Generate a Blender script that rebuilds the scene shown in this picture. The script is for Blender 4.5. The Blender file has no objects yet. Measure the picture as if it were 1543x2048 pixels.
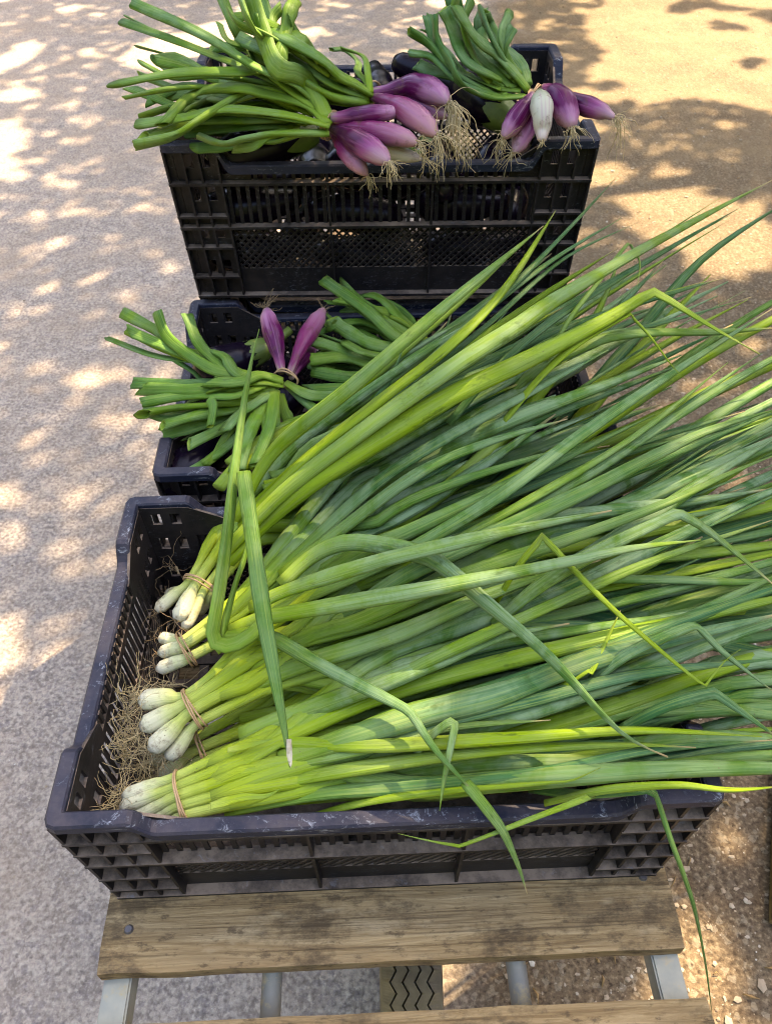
import bpy, bmesh, math, random
from mathutils import Vector, Matrix, noise
rnd = random.Random(7)
R = math.radians
scene = bpy.context.scene
COL = scene.collection

# ------------------------------------------------------------------ camera
CAM_H = 1.45
FPX, PITCH, ROLL = 1633.6, 0.8004, -0.0125
sp, cp = math.sin(PITCH), math.cos(PITCH)
RIGHT, FWD, DOWN = Vector((1, 0, 0)), Vector((0, cp, -sp)), Vector((0, -sp, -cp))
UAX = RIGHT * math.cos(ROLL) - DOWN * math.sin(ROLL)
VAX = RIGHT * math.sin(ROLL) + DOWN * math.cos(ROLL)
CAM_P = Vector((0, 0, CAM_H))
cam_d = bpy.data.cameras.new('camera')
cam = bpy.data.objects.new('camera', cam_d)
COL.objects.link(cam)
m3 = Matrix((UAX, -VAX, -FWD)).transposed()
cam.matrix_world = Matrix.Translation(CAM_P) @ m3.to_4x4()
cam_d.sensor_fit = 'VERTICAL'
cam_d.sensor_height = 36.0
cam_d.sensor_width = 36.0 * 1543 / 2048
cam_d.lens = 36.0 * FPX / 2048
cam_d.clip_start, cam_d.clip_end = 0.02, 500
cam_d.dof.use_dof = True
cam_d.dof.focus_distance = 0.80
cam_d.dof.aperture_fstop = 15.0
scene.camera = cam
scene.cycles.filter_width = 1.0

# ------------------------------------------------------------------ world and sun
SUN_EL, SUN_AZ = R(52), R(38)             # azimuth measured from +Y towards +X
SUN = Vector((math.sin(SUN_AZ) * math.cos(SUN_EL), math.cos(SUN_AZ) * math.cos(SUN_EL), math.sin(SUN_EL)))
world = bpy.data.worlds.new('World')
scene.world = world
world.use_nodes = True
wn = world.node_tree
bg = wn.nodes.get('Background') or wn.nodes.new('ShaderNodeBackground')
sky = wn.nodes.new('ShaderNodeTexSky')
sky.sky_type = 'NISHITA'
sky.sun_disc = False
sky.sun_elevation = SUN_EL
sky.sun_rotation = SUN_AZ
sky.dust_density = 3.0
sky.air_density = 0.8
wn.links.new(sky.outputs[0], bg.inputs[0])
bg.inputs[1].default_value = 0.15
sun_d = bpy.data.lights.new('sun', 'SUN')
sun_d.energy = 2.5
sun_d.angle = R(0.53)
sun_d.color = (1.0, 0.83, 0.57)
sun_o = bpy.data.objects.new('sun', sun_d)
COL.objects.link(sun_o)
sun_o.rotation_euler = (-SUN).to_track_quat('-Z', 'Y').to_euler()
vs = scene.view_settings
vs.view_transform = 'Standard'
vs.look = 'None'
vs.exposure = 3.35
vs.gamma = 1.0
vs.use_curve_mapping = False
vs.use_white_balance = True            # the photo is balanced for open shade
vs.white_balance_temperature = 7200
vs.white_balance_tint = 12


# ------------------------------------------------------------------ helpers
def at(px, py, z):
    """point of the place seen at a photo pixel, z metres below(-) the camera height"""
    u, w = (px - 771) / FPX, (py - 1024) / FPX
    d = FWD + UAX * u + VAX * w
    return CAM_P + d * (z / d.z)


def mpp(p):
    """metres per photo pixel at a point"""
    return (p - CAM_P).dot(FWD) / FPX


def link(name, me, mat=None, parent=None):
    o = bpy.data.objects.new(name, me)
    COL.objects.link(o)
    if mat is not None and me is not None and not me.materials:
        me.materials.append(mat)
    if parent is not None:
        o.parent = parent
    return o


def empty(name, loc, rz=0.0):
    o = bpy.data.objects.new(name, None)
    COL.objects.link(o)
    o.location = loc
    o.rotation_euler = (0, 0, rz)
    o.empty_display_size = 0.05
    return o


def tag(o, label=None, cat=None, group=None, kind=None):
    if label: o['label'] = label
    if cat: o['category'] = cat
    if group: o['group'] = group
    if kind: o['kind'] = kind
    return o


def mesh(name, v, f, smooth=True):
    me = bpy.data.meshes.new(name)
    me.from_pydata(v, [], f)
    if smooth:
        me.polygons.foreach_set('use_smooth', [True] * len(f))
    me.update()
    return me


def lerp(a, b, t): return a + (b - a) * t


def smooth(a, b, x):
    t = min(1, max(0, (x - a) / (b - a)))
    return t * t * (3 - 2 * t)


def catmull(P, n):
    """resample control points to n points, evenly by length"""
    Q = [P[0] * 2 - P[1]] + list(P) + [P[-1] * 2 - P[-2]]
    out = []
    for i in range(1, len(Q) - 2):
        a, b, c, d = Q[i - 1:i + 3]
        for k in range(10):
            t = k / 10
            out.append(0.5 * ((2 * b) + (c - a) * t + (2 * a - 5 * b + 4 * c - d) * t * t + (3 * b - a - 3 * c + d) * t ** 3))
    out.append(P[-1].copy())
    L = [0]
    for i in range(1, len(out)): L.append(L[-1] + (out[i] - out[i - 1]).length)
    res, j = [], 0
    for k in range(n):
        t = L[-1] * k / (n - 1)
        while j < len(L) - 2 and L[j + 1] < t: j += 1
        s = (t - L[j]) / max(1e-9, L[j + 1] - L[j])
        res.append(out[j].lerp(out[j + 1], s))
    return res, L[-1]


class Geo:
    """collects tubes into vertex lists with a 'grad' value per vertex and a uv (round, metres along)"""
    def __init__(self): self.v, self.f, self.g, self.uv = [], [], [], []

    def tube(self, pts, rad, g, ns=8, flat=1.0, twist=0.0, cap=(True, True), groove=0.0, hollow=False):
        n = len(pts)
        base = len(self.v)
        dist = 0.0
        side_prev = None
        rings = []
        for i in range(n):
            t = (pts[min(i + 1, n - 1)] - pts[max(i - 1, 0)])
            if t.length < 1e-9: t = Vector((1, 0, 0))
            t.normalize()
            if side_prev is None:
                s = t.cross(Vector((0, 0, 1)))
                if s.length < 0.25: s = t.cross(Vector((0, 1, 0)))
            else:
                s = side_prev - t * side_prev.dot(t)
            s.normalize()
            side_prev = s
            nn = s.cross(t)
            if i: dist += (pts[i] - pts[i - 1]).length
            fl = flat[i] if isinstance(flat, (list, tuple)) else flat
            tw = twist * i / (n - 1)
            rings.append((pts[i], s, nn, t))
            for k in range(ns):
                a = 2 * math.pi * k / ns
                ca, sa = math.cos(a), math.sin(a)
                x, y = rad[i] * ca, rad[i] * fl * sa
                if groove: y -= groove * rad[i] * math.exp(-(ca * 2.2) ** 2) * (1 if sa > 0 else 0)
                c, sn = math.cos(tw), math.sin(tw)
                self.v.append(pts[i] + s * (x * c - y * sn) + nn * (x * sn + y * c))
                self.g.append(g[i])
                self.uv.append((k / ns, dist))
        for i in range(n - 1):
            for k in range(ns):
                k2 = (k + 1) % ns
                a = base + i * ns
                self.f.append((a + k, a + k2, a + ns + k2, a + ns + k))
        if cap[0]:
            self.f.append(tuple(base + k for k in reversed(range(ns))))
        last = base + (n - 1) * ns
        if hollow:
            p, s, nn, t = rings[-1]
            ph, kk_ = rnd.random() * 6.28, rnd.uniform(0.0, 1.3)
            for k in range(ns):
                self.v[last + k] = self.v[last + k] + t * (rad[-1] * kk_ * math.cos(2 * math.pi * k / ns - ph) + rnd.uniform(-.0012, .0012))
            b2 = len(self.v)
            for q, (sc, dp) in enumerate(((0.80, 0.0), (0.72, 0.016))):
                for k in range(ns):
                    self.v.append(p + (self.v[last + k] - p) * sc - t * dp)
                    self.g.append(0.26 if q == 0 else 0.7)
                    self.uv.append((k / ns, dist))
            for q in range(2):
                A = last if q == 0 else b2
                B = b2 if q == 0 else b2 + ns
                for k in range(ns):
                    k2 = (k + 1) % ns
                    self.f.append((A + k, A + k2, B + k2, B + k))
        elif cap[1]:
            self.f.append(tuple(last + k for k in range(ns)))

    def build(self, name, mat, parent=None):
        c = sum(self.v, Vector()) / len(self.v)
        inv = parent_world_inv(parent)
        me = mesh(name, [tuple(inv @ p) for p in self.v], self.f)
        at_ = me.attributes.new('grad', 'FLOAT', 'POINT')
        at_.data.foreach_set('value', self.g)
        uvl = me.uv_layers.new(name='UVMap')
        flat = []
        for p in me.polygons:
            us = [self.uv[vi] for vi in p.vertices]
            big = max(u[0] for u in us) - min(u[0] for u in us) > 0.5
            for u in us:
                flat += [u[0] + (1.0 if big and u[0] < 0.5 else 0.0), u[1]]
        uvl.data.foreach_set('uv', flat)
        return link(name, me, mat, parent)


WORLD = {}


def parent_world_inv(p):
    m = Matrix.Identity(4)
    while p is not None:
        m = p.matrix_basis @ m
        p = p.parent
    return m.inverted()


# ------------------------------------------------------------------ materials
class Nodes:
    def __init__(self, name):
        self.m = bpy.data.materials.new(name)
        self.m.use_nodes = True
        self.t = self.m.node_tree
        self.b = self.t.nodes['Principled BSDF']
        self.o = self.t.nodes['Material Output']

    def n(self, typ, **kw):
        x = self.t.nodes.new(typ)
        for k, v in kw.items(): setattr(x, k, v)
        return x

    def l(self, a, b): self.t.links.new(a, b)

    def val(self, x, sock):
        if hasattr(x, 'is_output') or isinstance(x, bpy.types.NodeSocket): self.l(x, sock)
        else: sock.default_value = x

    def tex(self, kind='Object'):
        return self.n('ShaderNodeTexCoord').outputs[kind]

    def mapping(self, vec, scale=(1, 1, 1), loc=(0, 0, 0), rot=(0, 0, 0)):
        m = self.n('ShaderNodeMapping')
        self.val(vec, m.inputs[0])
        m.inputs['Scale'].default_value = scale
        m.inputs['Location'].default_value = loc
        m.inputs['Rotation'].default_value = rot
        return m.outputs[0]

    def noise(self, vec, scale, detail=4, rough=0.55, dist=0.0, col=False):
        x = self.n('ShaderNodeTexNoise')
        self.val(vec, x.inputs['Vector'])
        x.inputs['Scale'].default_value = scale
        x.inputs['Detail'].default_value = detail
        x.inputs['Roughness'].default_value = rough
        x.inputs['Distortion'].default_value = dist
        return x.outputs['Color' if col else 'Fac']

    def voro(self, vec, scale, out='Distance', feature='F1', rnd_=1.0):
        x = self.n('ShaderNodeTexVoronoi', feature=feature)
        self.val(vec, x.inputs['Vector'])
        x.inputs['Scale'].default_value = scale
        x.inputs['Randomness'].default_value = rnd_
        return x.outputs[out]

    def ramp(self, fac, stops, interp='LINEAR'):
        x = self.n('ShaderNodeValToRGB')
        x.color_ramp.interpolation = interp
        e = x.color_ramp.elements
        while len(e) < len(stops): e.new(0.5)
        for q, (p, c) in zip(e, stops):
            q.position = p
            q.color = (c if len(c) == 4 else (*c, 1)) if isinstance(c, tuple) else (c, c, c, 1)
        self.val(fac, x.inputs[0])
        return x.outputs[0]

    def mix(self, fac, a, b, blend='MIX'):
        x = self.n('ShaderNodeMix', data_type='RGBA', blend_type=blend)
        self.val(fac, x.inputs[0])
        for v, s in ((a, x.inputs[6]), (b, x.inputs[7])):
            if isinstance(v, tuple): s.default_value = (*v, 1) if len(v) == 3 else v
            else: self.val(v, s)
        return x.outputs[2]

    def math(self, op, a, b=0.0, clamp=False):
        x = self.n('ShaderNodeMath', operation=op, use_clamp=clamp)
        self.val(a, x.inputs[0])
        self.val(b, x.inputs[1])
        return x.outputs[0]

    def bump(self, h, strength=0.3, dist=0.002, normal=None):
        x = self.n('ShaderNodeBump')
        x.inputs['Strength'].default_value = strength
        x.inputs['Distance'].default_value = dist
        self.val(h, x.inputs['Height'])
        if normal is not None: self.l(normal, x.inputs['Normal'])
        return x.outputs[0]

    def rgb(self, sock):
        x = self.n('ShaderNodeSeparateColor')
        self.l(sock, x.inputs[0])
        return x.outputs

    def fin(self, col=None, rough=None, normal=None, spec=None):
        if col is not None:
            if isinstance(col, tuple): self.b.inputs['Base Color'].default_value = (*col, 1)
            else: self.l(col, self.b.inputs['Base Color'])
        if rough is not None: self.val(rough, self.b.inputs['Roughness'])
        if normal is not None: self.l(normal, self.b.inputs['Normal'])
        if spec is not None: self.b.inputs['Specular IOR Level'].default_value = spec
        return self.m

    def translucent(self, col, fac):
        t = self.n('ShaderNodeBsdfTranslucent')
        if isinstance(col, tuple): t.inputs[0].default_value = (*col, 1)
        else: self.l(col, t.inputs[0])
        m = self.n('ShaderNodeMixShader')
        m.inputs[0].default_value = fac
        self.l(self.b.outputs[0], m.inputs[1])
        self.l(t.outputs[0], m.inputs[2])
        self.l(m.outputs[0], self.o.inputs[0])


def mat_leaf(name, stops, streak=1.0):
    k = Nodes(name)
    uv = k.tex('UV')
    g = k.n('ShaderNodeAttribute', attribute_name='grad').outputs['Fac']
    oi = k.n('ShaderNodeObjectInfo')
    tone = k.rgb(oi.outputs['Color'])           # r yellow, g blue, b waxy bloom
    obj = k.tex('Object')
    off = k.n('ShaderNodeVectorMath', operation='ADD')
    k.l(uv, off.inputs[0])
    rv = k.n('ShaderNodeCombineXYZ')
    k.l(k.math('MULTIPLY', oi.outputs['Random'], 37.0), rv.inputs[2])
    k.l(rv.outputs[0], off.inputs[1])
    uvr = off.outputs[0]
    base = k.ramp(g, stops)
    fine = k.noise(k.mapping(uvr, (30, 11, 1)), 1.0, 3, 0.6)
    mid = k.noise(k.mapping(uvr, (5, 9, 1)), 1.0, 3, 0.6)
    green = k.math('MULTIPLY', k.ramp(g, [(0.18, 0.0), (0.50, 1.0)]), 1.0)
    yel = k.mix(k.math('MULTIPLY', tone[0], green), base, (0.33, 0.46, 0.004))
    blu = k.mix(k.math('MULTIPLY', tone[1], green), yel, (0.034, 0.15, 0.064))
    dk = k.mix(k.math('MULTIPLY', k.ramp(mid, [(0.35, 0.0), (0.72, 0.6)]), green), blu, (0.02, 0.085, 0.008))
    st = k.mix(k.math('MULTIPLY', k.ramp(fine, [(0.46, 0.0), (0.66, 0.75 * streak)]), k.ramp(g, [(0.05, 0.1), (0.16, 0.85)])), dk, (0.28, 0.38, 0.07))
    # waxy bloom, rubbed away in patches
    patch = k.noise(obj, 22, 4, 0.65, 0.6)
    rub = k.noise(k.mapping(uvr, (9, 5, 1)), 1.0, 4, 0.7)
    bm_ = k.math('MULTIPLY', k.ramp(patch, [(0.38, 0.0), (0.56, 1.0)]), k.ramp(rub, [(0.36, 0.25), (0.52, 1.0)]))
    bloom = k.math('MULTIPLY', k.math('MULTIPLY', bm_, tone[2]), green)
    c = k.mix(k.math('MULTIPLY', bloom, 0.62), st, (0.32, 0.45, 0.25))
    # small soil specks
    speck = k.voro(obj, 240, 'Distance')
    sel = k.noise(obj, 60, 2, 0.5)
    sm = k.math('MULTIPLY', k.ramp(speck, [(0.12, 1.0), (0.2, 0.0)]), k.ramp(sel, [(0.60, 0.0), (0.66, 0.7)]))
    c = k.mix(sm, c, (0.16, 0.13, 0.07))
    dust = k.ramp(k.noise(obj, 9, 5, 0.7), [(0.55, 0.0), (0.8, 0.35)])
    c = k.mix(k.math('MULTIPLY', dust, green), c, (0.30, 0.30, 0.17))
    dry = k.math('MULTIPLY', k.ramp(g, [(0.955, 0.0), (0.99, 1.0)]), k.ramp(oi.outputs['Random'], [(0.45, 0.0), (0.5, 1.0)]))
    c = k.mix(dry, c, (0.55, 0.42, 0.20))
    mud = k.math('MULTIPLY', k.ramp(g, [(0.05, 1.0), (0.12, 0.0)]), k.ramp(k.noise(obj, 95, 5, 0.75), [(0.50, 0.0), (0.66, 0.8)]))
    c = k.mix(mud, c, (0.26, 0.18, 0.10))
    # crushed and bruised streaks
    br = k.math('MULTIPLY', k.ramp(k.noise(k.mapping(uvr, (3, 22, 1), (5, 3, 0)), 1.0, 4, 0.7), [(0.60, 0.0), (0.70, 0.6)]), green)
    c = k.mix(br, c, (0.05, 0.09, 0.012))
    c = k.mix(1.0, c, (0.62, 0.62, 0.62), 'MULTIPLY')
    rough = k.math('ADD', 0.40, k.math('MULTIPLY', bloom, 0.22))
    hb = k.math('ADD', k.noise(k.mapping(uvr, (30, 5, 1)), 1.0, 2, 0.5), k.math('MULTIPLY', rub, 0.6))
    k.fin(c, rough, k.bump(hb, 0.6, 0.0014), 0.10)
    tc = k.mix(0.35, c, (0.26, 0.40, 0.015), 'MIX')
    k.translucent(tc, 0.08)
    return k.m


SCAL = mat_leaf('scallion_green', [(0.0, (0.50, 0.42, 0.30)), (0.025, (0.86, 0.78, 0.58)), (0.06, (0.84, 0.80, 0.50)),
                                   (0.105, (0.62, 0.68, 0.16)), (0.18, (0.40, 0.50, 0.02)), (0.32, (0.25, 0.40, 0.012)),
                                   (0.55, (0.11, 0.26, 0.014)), (0.85, (0.06, 0.20, 0.026)), (1.0, (0.11, 0.21, 0.02))])
ONLEAF = mat_leaf('onion_green', [(0.0, (0.84, 0.78, 0.56)), (0.08, (0.74, 0.78, 0.48)), (0.2, (0.50, 0.62, 0.13)),
                                  (0.35, (0.27, 0.42, 0.02)), (0.6, (0.12, 0.28, 0.016)), (1.0, (0.075, 0.21, 0.02))], 0.7)


def mat_bulb(name, stops, spec=0.5):
    k = Nodes(name)
    uv = k.tex('UV')
    oi = k.n('ShaderNodeObjectInfo')
    off = k.n('ShaderNodeVectorMath', operation='ADD')
    k.l(uv, off.inputs[0])
    rv = k.n('ShaderNodeCombineXYZ')
    k.l(k.math('MULTIPLY', oi.outputs['Random'], 37.0), rv.inputs[2])
    k.l(rv.outputs[0], off.inputs[1])
    g = k.n('ShaderNodeAttribute', attribute_name='grad').outputs['Fac']
    nz = k.noise(k.mapping(off.outputs[0], (6, 10, 1)), 1.0, 4, 0.6)
    gg = k.math('ADD', g, k.math('MULTIPLY', k.math('SUBTRACT', nz, 0.5), 0.55))
    base = k.ramp(gg, stops)
    fine = k.noise(k.mapping(off.outputs[0], (34, 16, 1)), 1.0, 2, 0.5)
    c = k.mix(k.ramp(fine, [(0.54, 0.0), (0.64, 0.34)]), base, (0.60, 0.30, 0.46))
    obj = k.tex('Object')
    dirt = k.math('MULTIPLY', k.ramp(k.noise(obj, 45, 4, 0.7), [(0.56, 0.0), (0.70, 0.75)]), 1.0)
    c = k.mix(dirt, c, (0.20, 0.12, 0.06))
    c = k.mix(1.0, c, (0.44, 0.34, 0.41), 'MULTIPLY')
    return k.fin(c, k.math('ADD', 0.28, k.math('MULTIPLY', dirt, 0.4)), k.bump(fine, 0.35, 0.0008), 0.18)


BULB = mat_bulb('purple_bulb', [(0.0, (0.72, 0.58, 0.50)), (0.20, (0.66, 0.34, 0.50)), (0.36, (0.20, 0.010, 0.125)),
                                (0.72, (0.115, 0.004, 0.08)), (0.90, (0.40, 0.12, 0.26)), (1.0, (0.55, 0.52, 0.32))])
BULBD = mat_bulb('dark_purple_bulb', [(0.0, (0.72, 0.56, 0.52)), (0.2, (0.46, 0.14, 0.32)), (0.4, (0.11, 0.008, 0.07)),
                                      (0.8, (0.06, 0.006, 0.045)), (1.0, (0.42, 0.32, 0.24))])
BULBP = mat_bulb('pink_bulb', [(0.0, (0.70, 0.50, 0.38)), (0.2, (0.66, 0.36, 0.42)), (0.5, (0.36, 0.05, 0.18)),
                               (0.85, (0.26, 0.035, 0.14)), (1.0, (0.6, 0.55, 0.36))])
BULBW = mat_bulb('white_bulb', [(0.0, (0.80, 0.80, 0.55)), (0.2, (0.85, 1.0, 0.65)), (0.75, (0.75, 1.0, 0.58)),
                                (1.0, (0.50, 0.80, 0.28))])


def mat_simple(name, col, rough=0.6, var=0.25, scale=30, bump=0.2, spec=0.4, dark=None):
    k = Nodes(name)
    o = k.tex('Object')
    nz = k.noise(o, scale, 5, 0.65)
    d = dark or tuple(c * 0.5 for c in col)
    return k.fin(k.mix(k.ramp(nz, [(0.35, 0.0), (0.7, var * 2)]), col, d), rough, k.bump(nz, bump, 0.001), spec)


ROOT = mat_simple('root_straw', (0.46, 0.35, 0.17), 0.7, 0.35, 60)
ROOTD = mat_simple('root_soil', (0.22, 0.15, 0.075), 0.8, 0.4, 60)
BAND = mat_simple('rubber_band_tan', (0.38, 0.235, 0.11), 0.5, 0.2, 80)
AUB = mat_simple('aubergine_skin', (0.006, 0.003, 0.008), 0.24, 0.1, 20, 0.03, 0.15)
CALYX = mat_simple('calyx_green', (0.12, 0.17, 0.03), 0.5, 0.4, 40)
STEEL = mat_simple('screw_steel', (0.06, 0.05, 0.05), 0.4, 0.3, 300, 0.3, 0.6)


def mat_plastic(name, base, wear, dusty=0.8):
    k = Nodes(name)
    o = k.tex('Object')
    geo = k.n('ShaderNodeNewGeometry')
    nz = k.n('ShaderNodeSeparateXYZ')
    k.l(geo.outputs['Normal'], nz.inputs[0])
    up = k.ramp(nz.outputs[2], [(0.25, 0.0), (0.85, 1.0)])
    n1 = k.noise(o, 14, 6, 0.7)
    n2 = k.noise(o, 70, 4, 0.7)
    c = k.mix(k.ramp(n1, [(0.3, 0.0), (0.75, 1.0)]), base, tuple(b * 1.9 for b in base))
    # dried soil settles on ledges and smears the faces
    dust = k.math('MULTIPLY', k.math('MULTIPLY', k.math('ADD', k.math('MULTIPLY', up, 0.85), 0.07), dusty), k.ramp(n1, [(0.32, 0.05), (0.58, 1.0)]))
    dust = k.math('MULTIPLY', dust, k.ramp(n2, [(0.25, 0.35), (0.6, 1.0)]))
    c = k.mix(dust, c, (0.20, 0.145, 0.105))
    # pale scuffs
    sc = k.noise(k.mapping(o, (95, 95, 260)), 1.0, 5, 0.8, 0.8)
    scm = k.math('MULTIPLY', k.ramp(sc, [(0.56, 0.0), (0.66, wear)]), k.ramp(k.noise(o, 18, 3, 0.6), [(0.42, 0.0), (0.6, 1.0)]))
    c = k.mix(scm, c, (0.24, 0.25, 0.28))
    r = k.math('ADD', 0.40, k.math('MULTIPLY', k.math('ADD', dust, scm), 0.4))
    return k.fin(c, r, k.bump(k.math('ADD', n2, k.math('MULTIPLY', sc, 0.5)), 0.25, 0.0008), 0.14)


PLAST = mat_plastic('black_plastic', (0.0042, 0.0042, 0.0056), 0.3, 1.15)
PRIM = mat_plastic('black_plastic_rim', (0.0080, 0.0105, 0.022), 0.9, 0.22)  # blue base tint paints the sky's sheen into the rim colour


def mat_wood():
    k = Nodes('weathered_wood')
    o = k.tex('Object')
    oi = k.n('ShaderNodeObjectInfo')
    off = k.n('ShaderNodeVectorMath', operation='ADD')
    k.l(o, off.inputs[0])
    rv = k.n('ShaderNodeCombineXYZ')
    k.l(k.math('MULTIPLY', oi.outputs['Random'], 11.0), rv.inputs[2])
    k.l(rv.outputs[0], off.inputs[1])
    v = off.outputs[0]
    warp = k.noise(v, 6, 3, 0.5)
    grain = k.noise(k.mapping(v, (5, 110, 110)), 1.0, 6, 0.72, 1.4)
    broad = k.noise(k.mapping(v, (3.5, 16, 16)), 1.0, 5, 0.65, 0.8)
    c = k.ramp(grain, [(0.24, (0.10, 0.065, 0.035)), (0.44, (0.25, 0.175, 0.09)), (0.58, (0.36, 0.27, 0.15)), (0.76, (0.50, 0.40, 0.25))])
    grey = k.ramp(broad, [(0.42, 0.0), (0.70, 0.45)])
    c = k.mix(grey, c, (0.26, 0.22, 0.155))
    stain = k.ramp(k.noise(k.mapping(v, (0.6, 1, 1)), 15, 6, 0.75), [(0.50, 0.0), (0.62, 0.8)])
    c = k.mix(stain, c, (0.075, 0.055, 0.035))
    pale = k.ramp(k.noise(k.mapping(v, (9, 26, 26)), 1.0, 5, 0.7), [(0.58, 0.0), (0.72, 0.6)])
    c = k.mix(pale, c, (0.46, 0.385, 0.26))
    crack = k.noise(k.mapping(v, (3, 70, 70), (0.3, 0, 0)), 1.0, 3, 0.6, 0.6)
    cm = k.ramp(crack, [(0.285, 1.0), (0.325, 0.0)])
    c = k.mix(cm, c, (0.02, 0.014, 0.009))
    # knots
    kv = k.voro(k.mapping(v, (5.5, 11, 0.0), (0.37, 0.3, 0)), 1.0)
    km = k.ramp(kv, [(0.03, 1.0), (0.075, 0.75), (0.10, 0.1), (0.13, 0.0)])
    c = k.mix(km, c, (0.055, 0.033, 0.018))
    h = k.math('SUBTRACT', k.math('ADD', grain, k.math('MULTIPLY', broad, 0.4)), k.math('MULTIPLY', cm, 1.2))
    fc = k.ramp(k.noise(k.mapping(v, (2.2, 210, 210)), 1.0, 3, 0.6, 0.8), [(0.34, 0.5), (0.42, 0.0)])
    c = k.mix(fc, c, (0.05, 0.036, 0.022))
    pit = k.ramp(k.noise(k.mapping(v, (0.45, 1, 1)), 110, 4, 0.7), [(0.56, 0.0), (0.68, 0.7)])
    c = k.mix(pit, c, (0.07, 0.05, 0.032))
    c = k.mix(1.0, c, (0.80, 0.735, 0.64), 'MULTIPLY')
    return k.fin(c, 0.8, k.bump(h, 0.8, 0.003), 0.15)


WOOD = mat_wood()


def mat_metal(name, a, b, rust, rough):
    k = Nodes(name)
    o = k.tex('Object')
    n1 = k.noise(o, 12, 5, 0.65)
    c = k.mix(k.ramp(n1, [(0.35, 0.0), (0.65, 1.0)]), a, b)
    c = k.mix(k.ramp(k.noise(o, 40, 5, 0.7), [(0.56, 0.0), (0.68, rust)]), c, (0.30, 0.24, 0.12))
    k.b.inputs['Metallic'].default_value = 0.35
    return k.fin(c, rough, k.bump(n1, 0.2, 0.001), 0.4)


GALV = mat_metal('galvanised_steel', (0.19, 0.195, 0.165), (0.30, 0.29, 0.22), 0.9, 0.6)
PIPE = mat_metal('painted_pipe', (0.11, 0.115, 0.10), (0.18, 0.17, 0.14), 0.8, 0.6)


def mat_ground():
    k = Nodes('trodden_ground')
    o = k.tex('Object')
    xyz = k.n('ShaderNodeSeparateXYZ')
    k.l(o, xyz.inputs[0])
    # pale concrete with exposed grit on one side, bare brown soil on the other
    edge = k.math('SUBTRACT', xyz.outputs[0], k.math('MULTIPLY', xyz.outputs[1], 0.12))
    edge = k.math('ADD', edge, k.math('MULTIPLY', k.math('SUBTRACT', k.noise(o, 1.6, 6, 0.65), 0.5), 1.1))
    soil = k.ramp(k.math('ADD', edge, 0.45), [(0.34, 0.0), (0.62, 1.0)])
    v1 = k.voro(o, 95, 'Color')
    g1 = k.rgb(v1)
    d1 = k.voro(o, 95)
    big = k.noise(o, 3.2, 6, 0.65)
    mid = k.noise(o, 26, 6, 0.7)
    fine = k.noise(o, 190, 4, 0.7)
    conc = k.ramp(mid, [(0.30, (0.19, 0.165, 0.16)), (0.5, (0.36, 0.325, 0.31)), (0.70, (0.55, 0.51, 0.485))])
    conc = k.mix(k.ramp(g1[0], [(0.62, 0.0), (0.9, 0.55)]), conc, (0.24, 0.22, 0.25))
    conc = k.mix(k.ramp(g1[1], [(0.78, 0.0), (0.95, 0.65)]), conc, (0.56, 0.50, 0.46))
    grit = k.noise(o, 118, 3, 0.6)
    conc = k.mix(k.ramp(grit, [(0.50, 0.0), (0.66, 0.85)]), conc, (0.60, 0.56, 0.52))
    conc = k.mix(k.ramp(grit, [(0.34, 0.8), (0.47, 0.0)]), conc, (0.135, 0.12, 0.13))
    conc = k.mix(k.ramp(fine, [(0.42, 0.0), (0.7, 0.5)]), conc, (0.19, 0.165, 0.165))
    conc = k.mix(k.ramp(big, [(0.4, 0.0), (0.7, 0.5)]), conc, (0.36, 0.29, 0.23))
    sl = k.ramp(mid, [(0.25, (0.125, 0.088, 0.058)), (0.5, (0.235, 0.178, 0.122)), (0.75, (0.36, 0.285, 0.20))])
    sl = k.mix(k.ramp(big, [(0.42, 0.0), (0.66, 0.7)]), sl, (0.145, 0.105, 0.075))
    sl = k.mix(k.ramp(g1[1], [(0.80, 0.0), (0.92, 0.7)]), sl, (0.42, 0.37, 0.30))
    sl = k.mix(k.ramp(fine, [(0.45, 0.0), (0.72, 0.65)]), sl, (0.10, 0.072, 0.05))
    sl = k.mix(k.ramp(grit, [(0.52, 0.0), (0.66, 0.7)]), sl, (0.44, 0.36, 0.26))
    sl = k.mix(k.ramp(grit, [(0.32, 0.85), (0.46, 0.0)]), sl, (0.07, 0.05, 0.035))
    # sandier farther out
    far = k.ramp(k.math('MULTIPLY', k.math('SUBTRACT', xyz.outputs[1], 1.2), 0.33), [(0.0, 0.0), (1.0, 0.5)])
    sl = k.mix(k.math('MULTIPLY', far, k.ramp(big, [(0.3, 1.0), (0.62, 0.35)])), sl, (0.44, 0.345, 0.225))
    sl = k.mix(1.0, sl, (0.70, 0.71, 0.71), 'MULTIPLY')
    c = k.mix(soil, conc, sl)
    c = k.mix(1.0, c, (0.78, 0.72, 0.635), 'MULTIPLY')
    h = k.math('ADD', k.math('MULTIPLY', mid, 0.8), k.math('ADD', k.math('MULTIPLY', fine, 0.5), k.math('MULTIPLY', k.ramp(d1, [(0.0, 1.0), (0.6, 0.0)]), 0.5)))
    return k.fin(c, 0.9, k.bump(h, 0.7, 0.006), 0.2)


GROUND = mat_ground()


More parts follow.
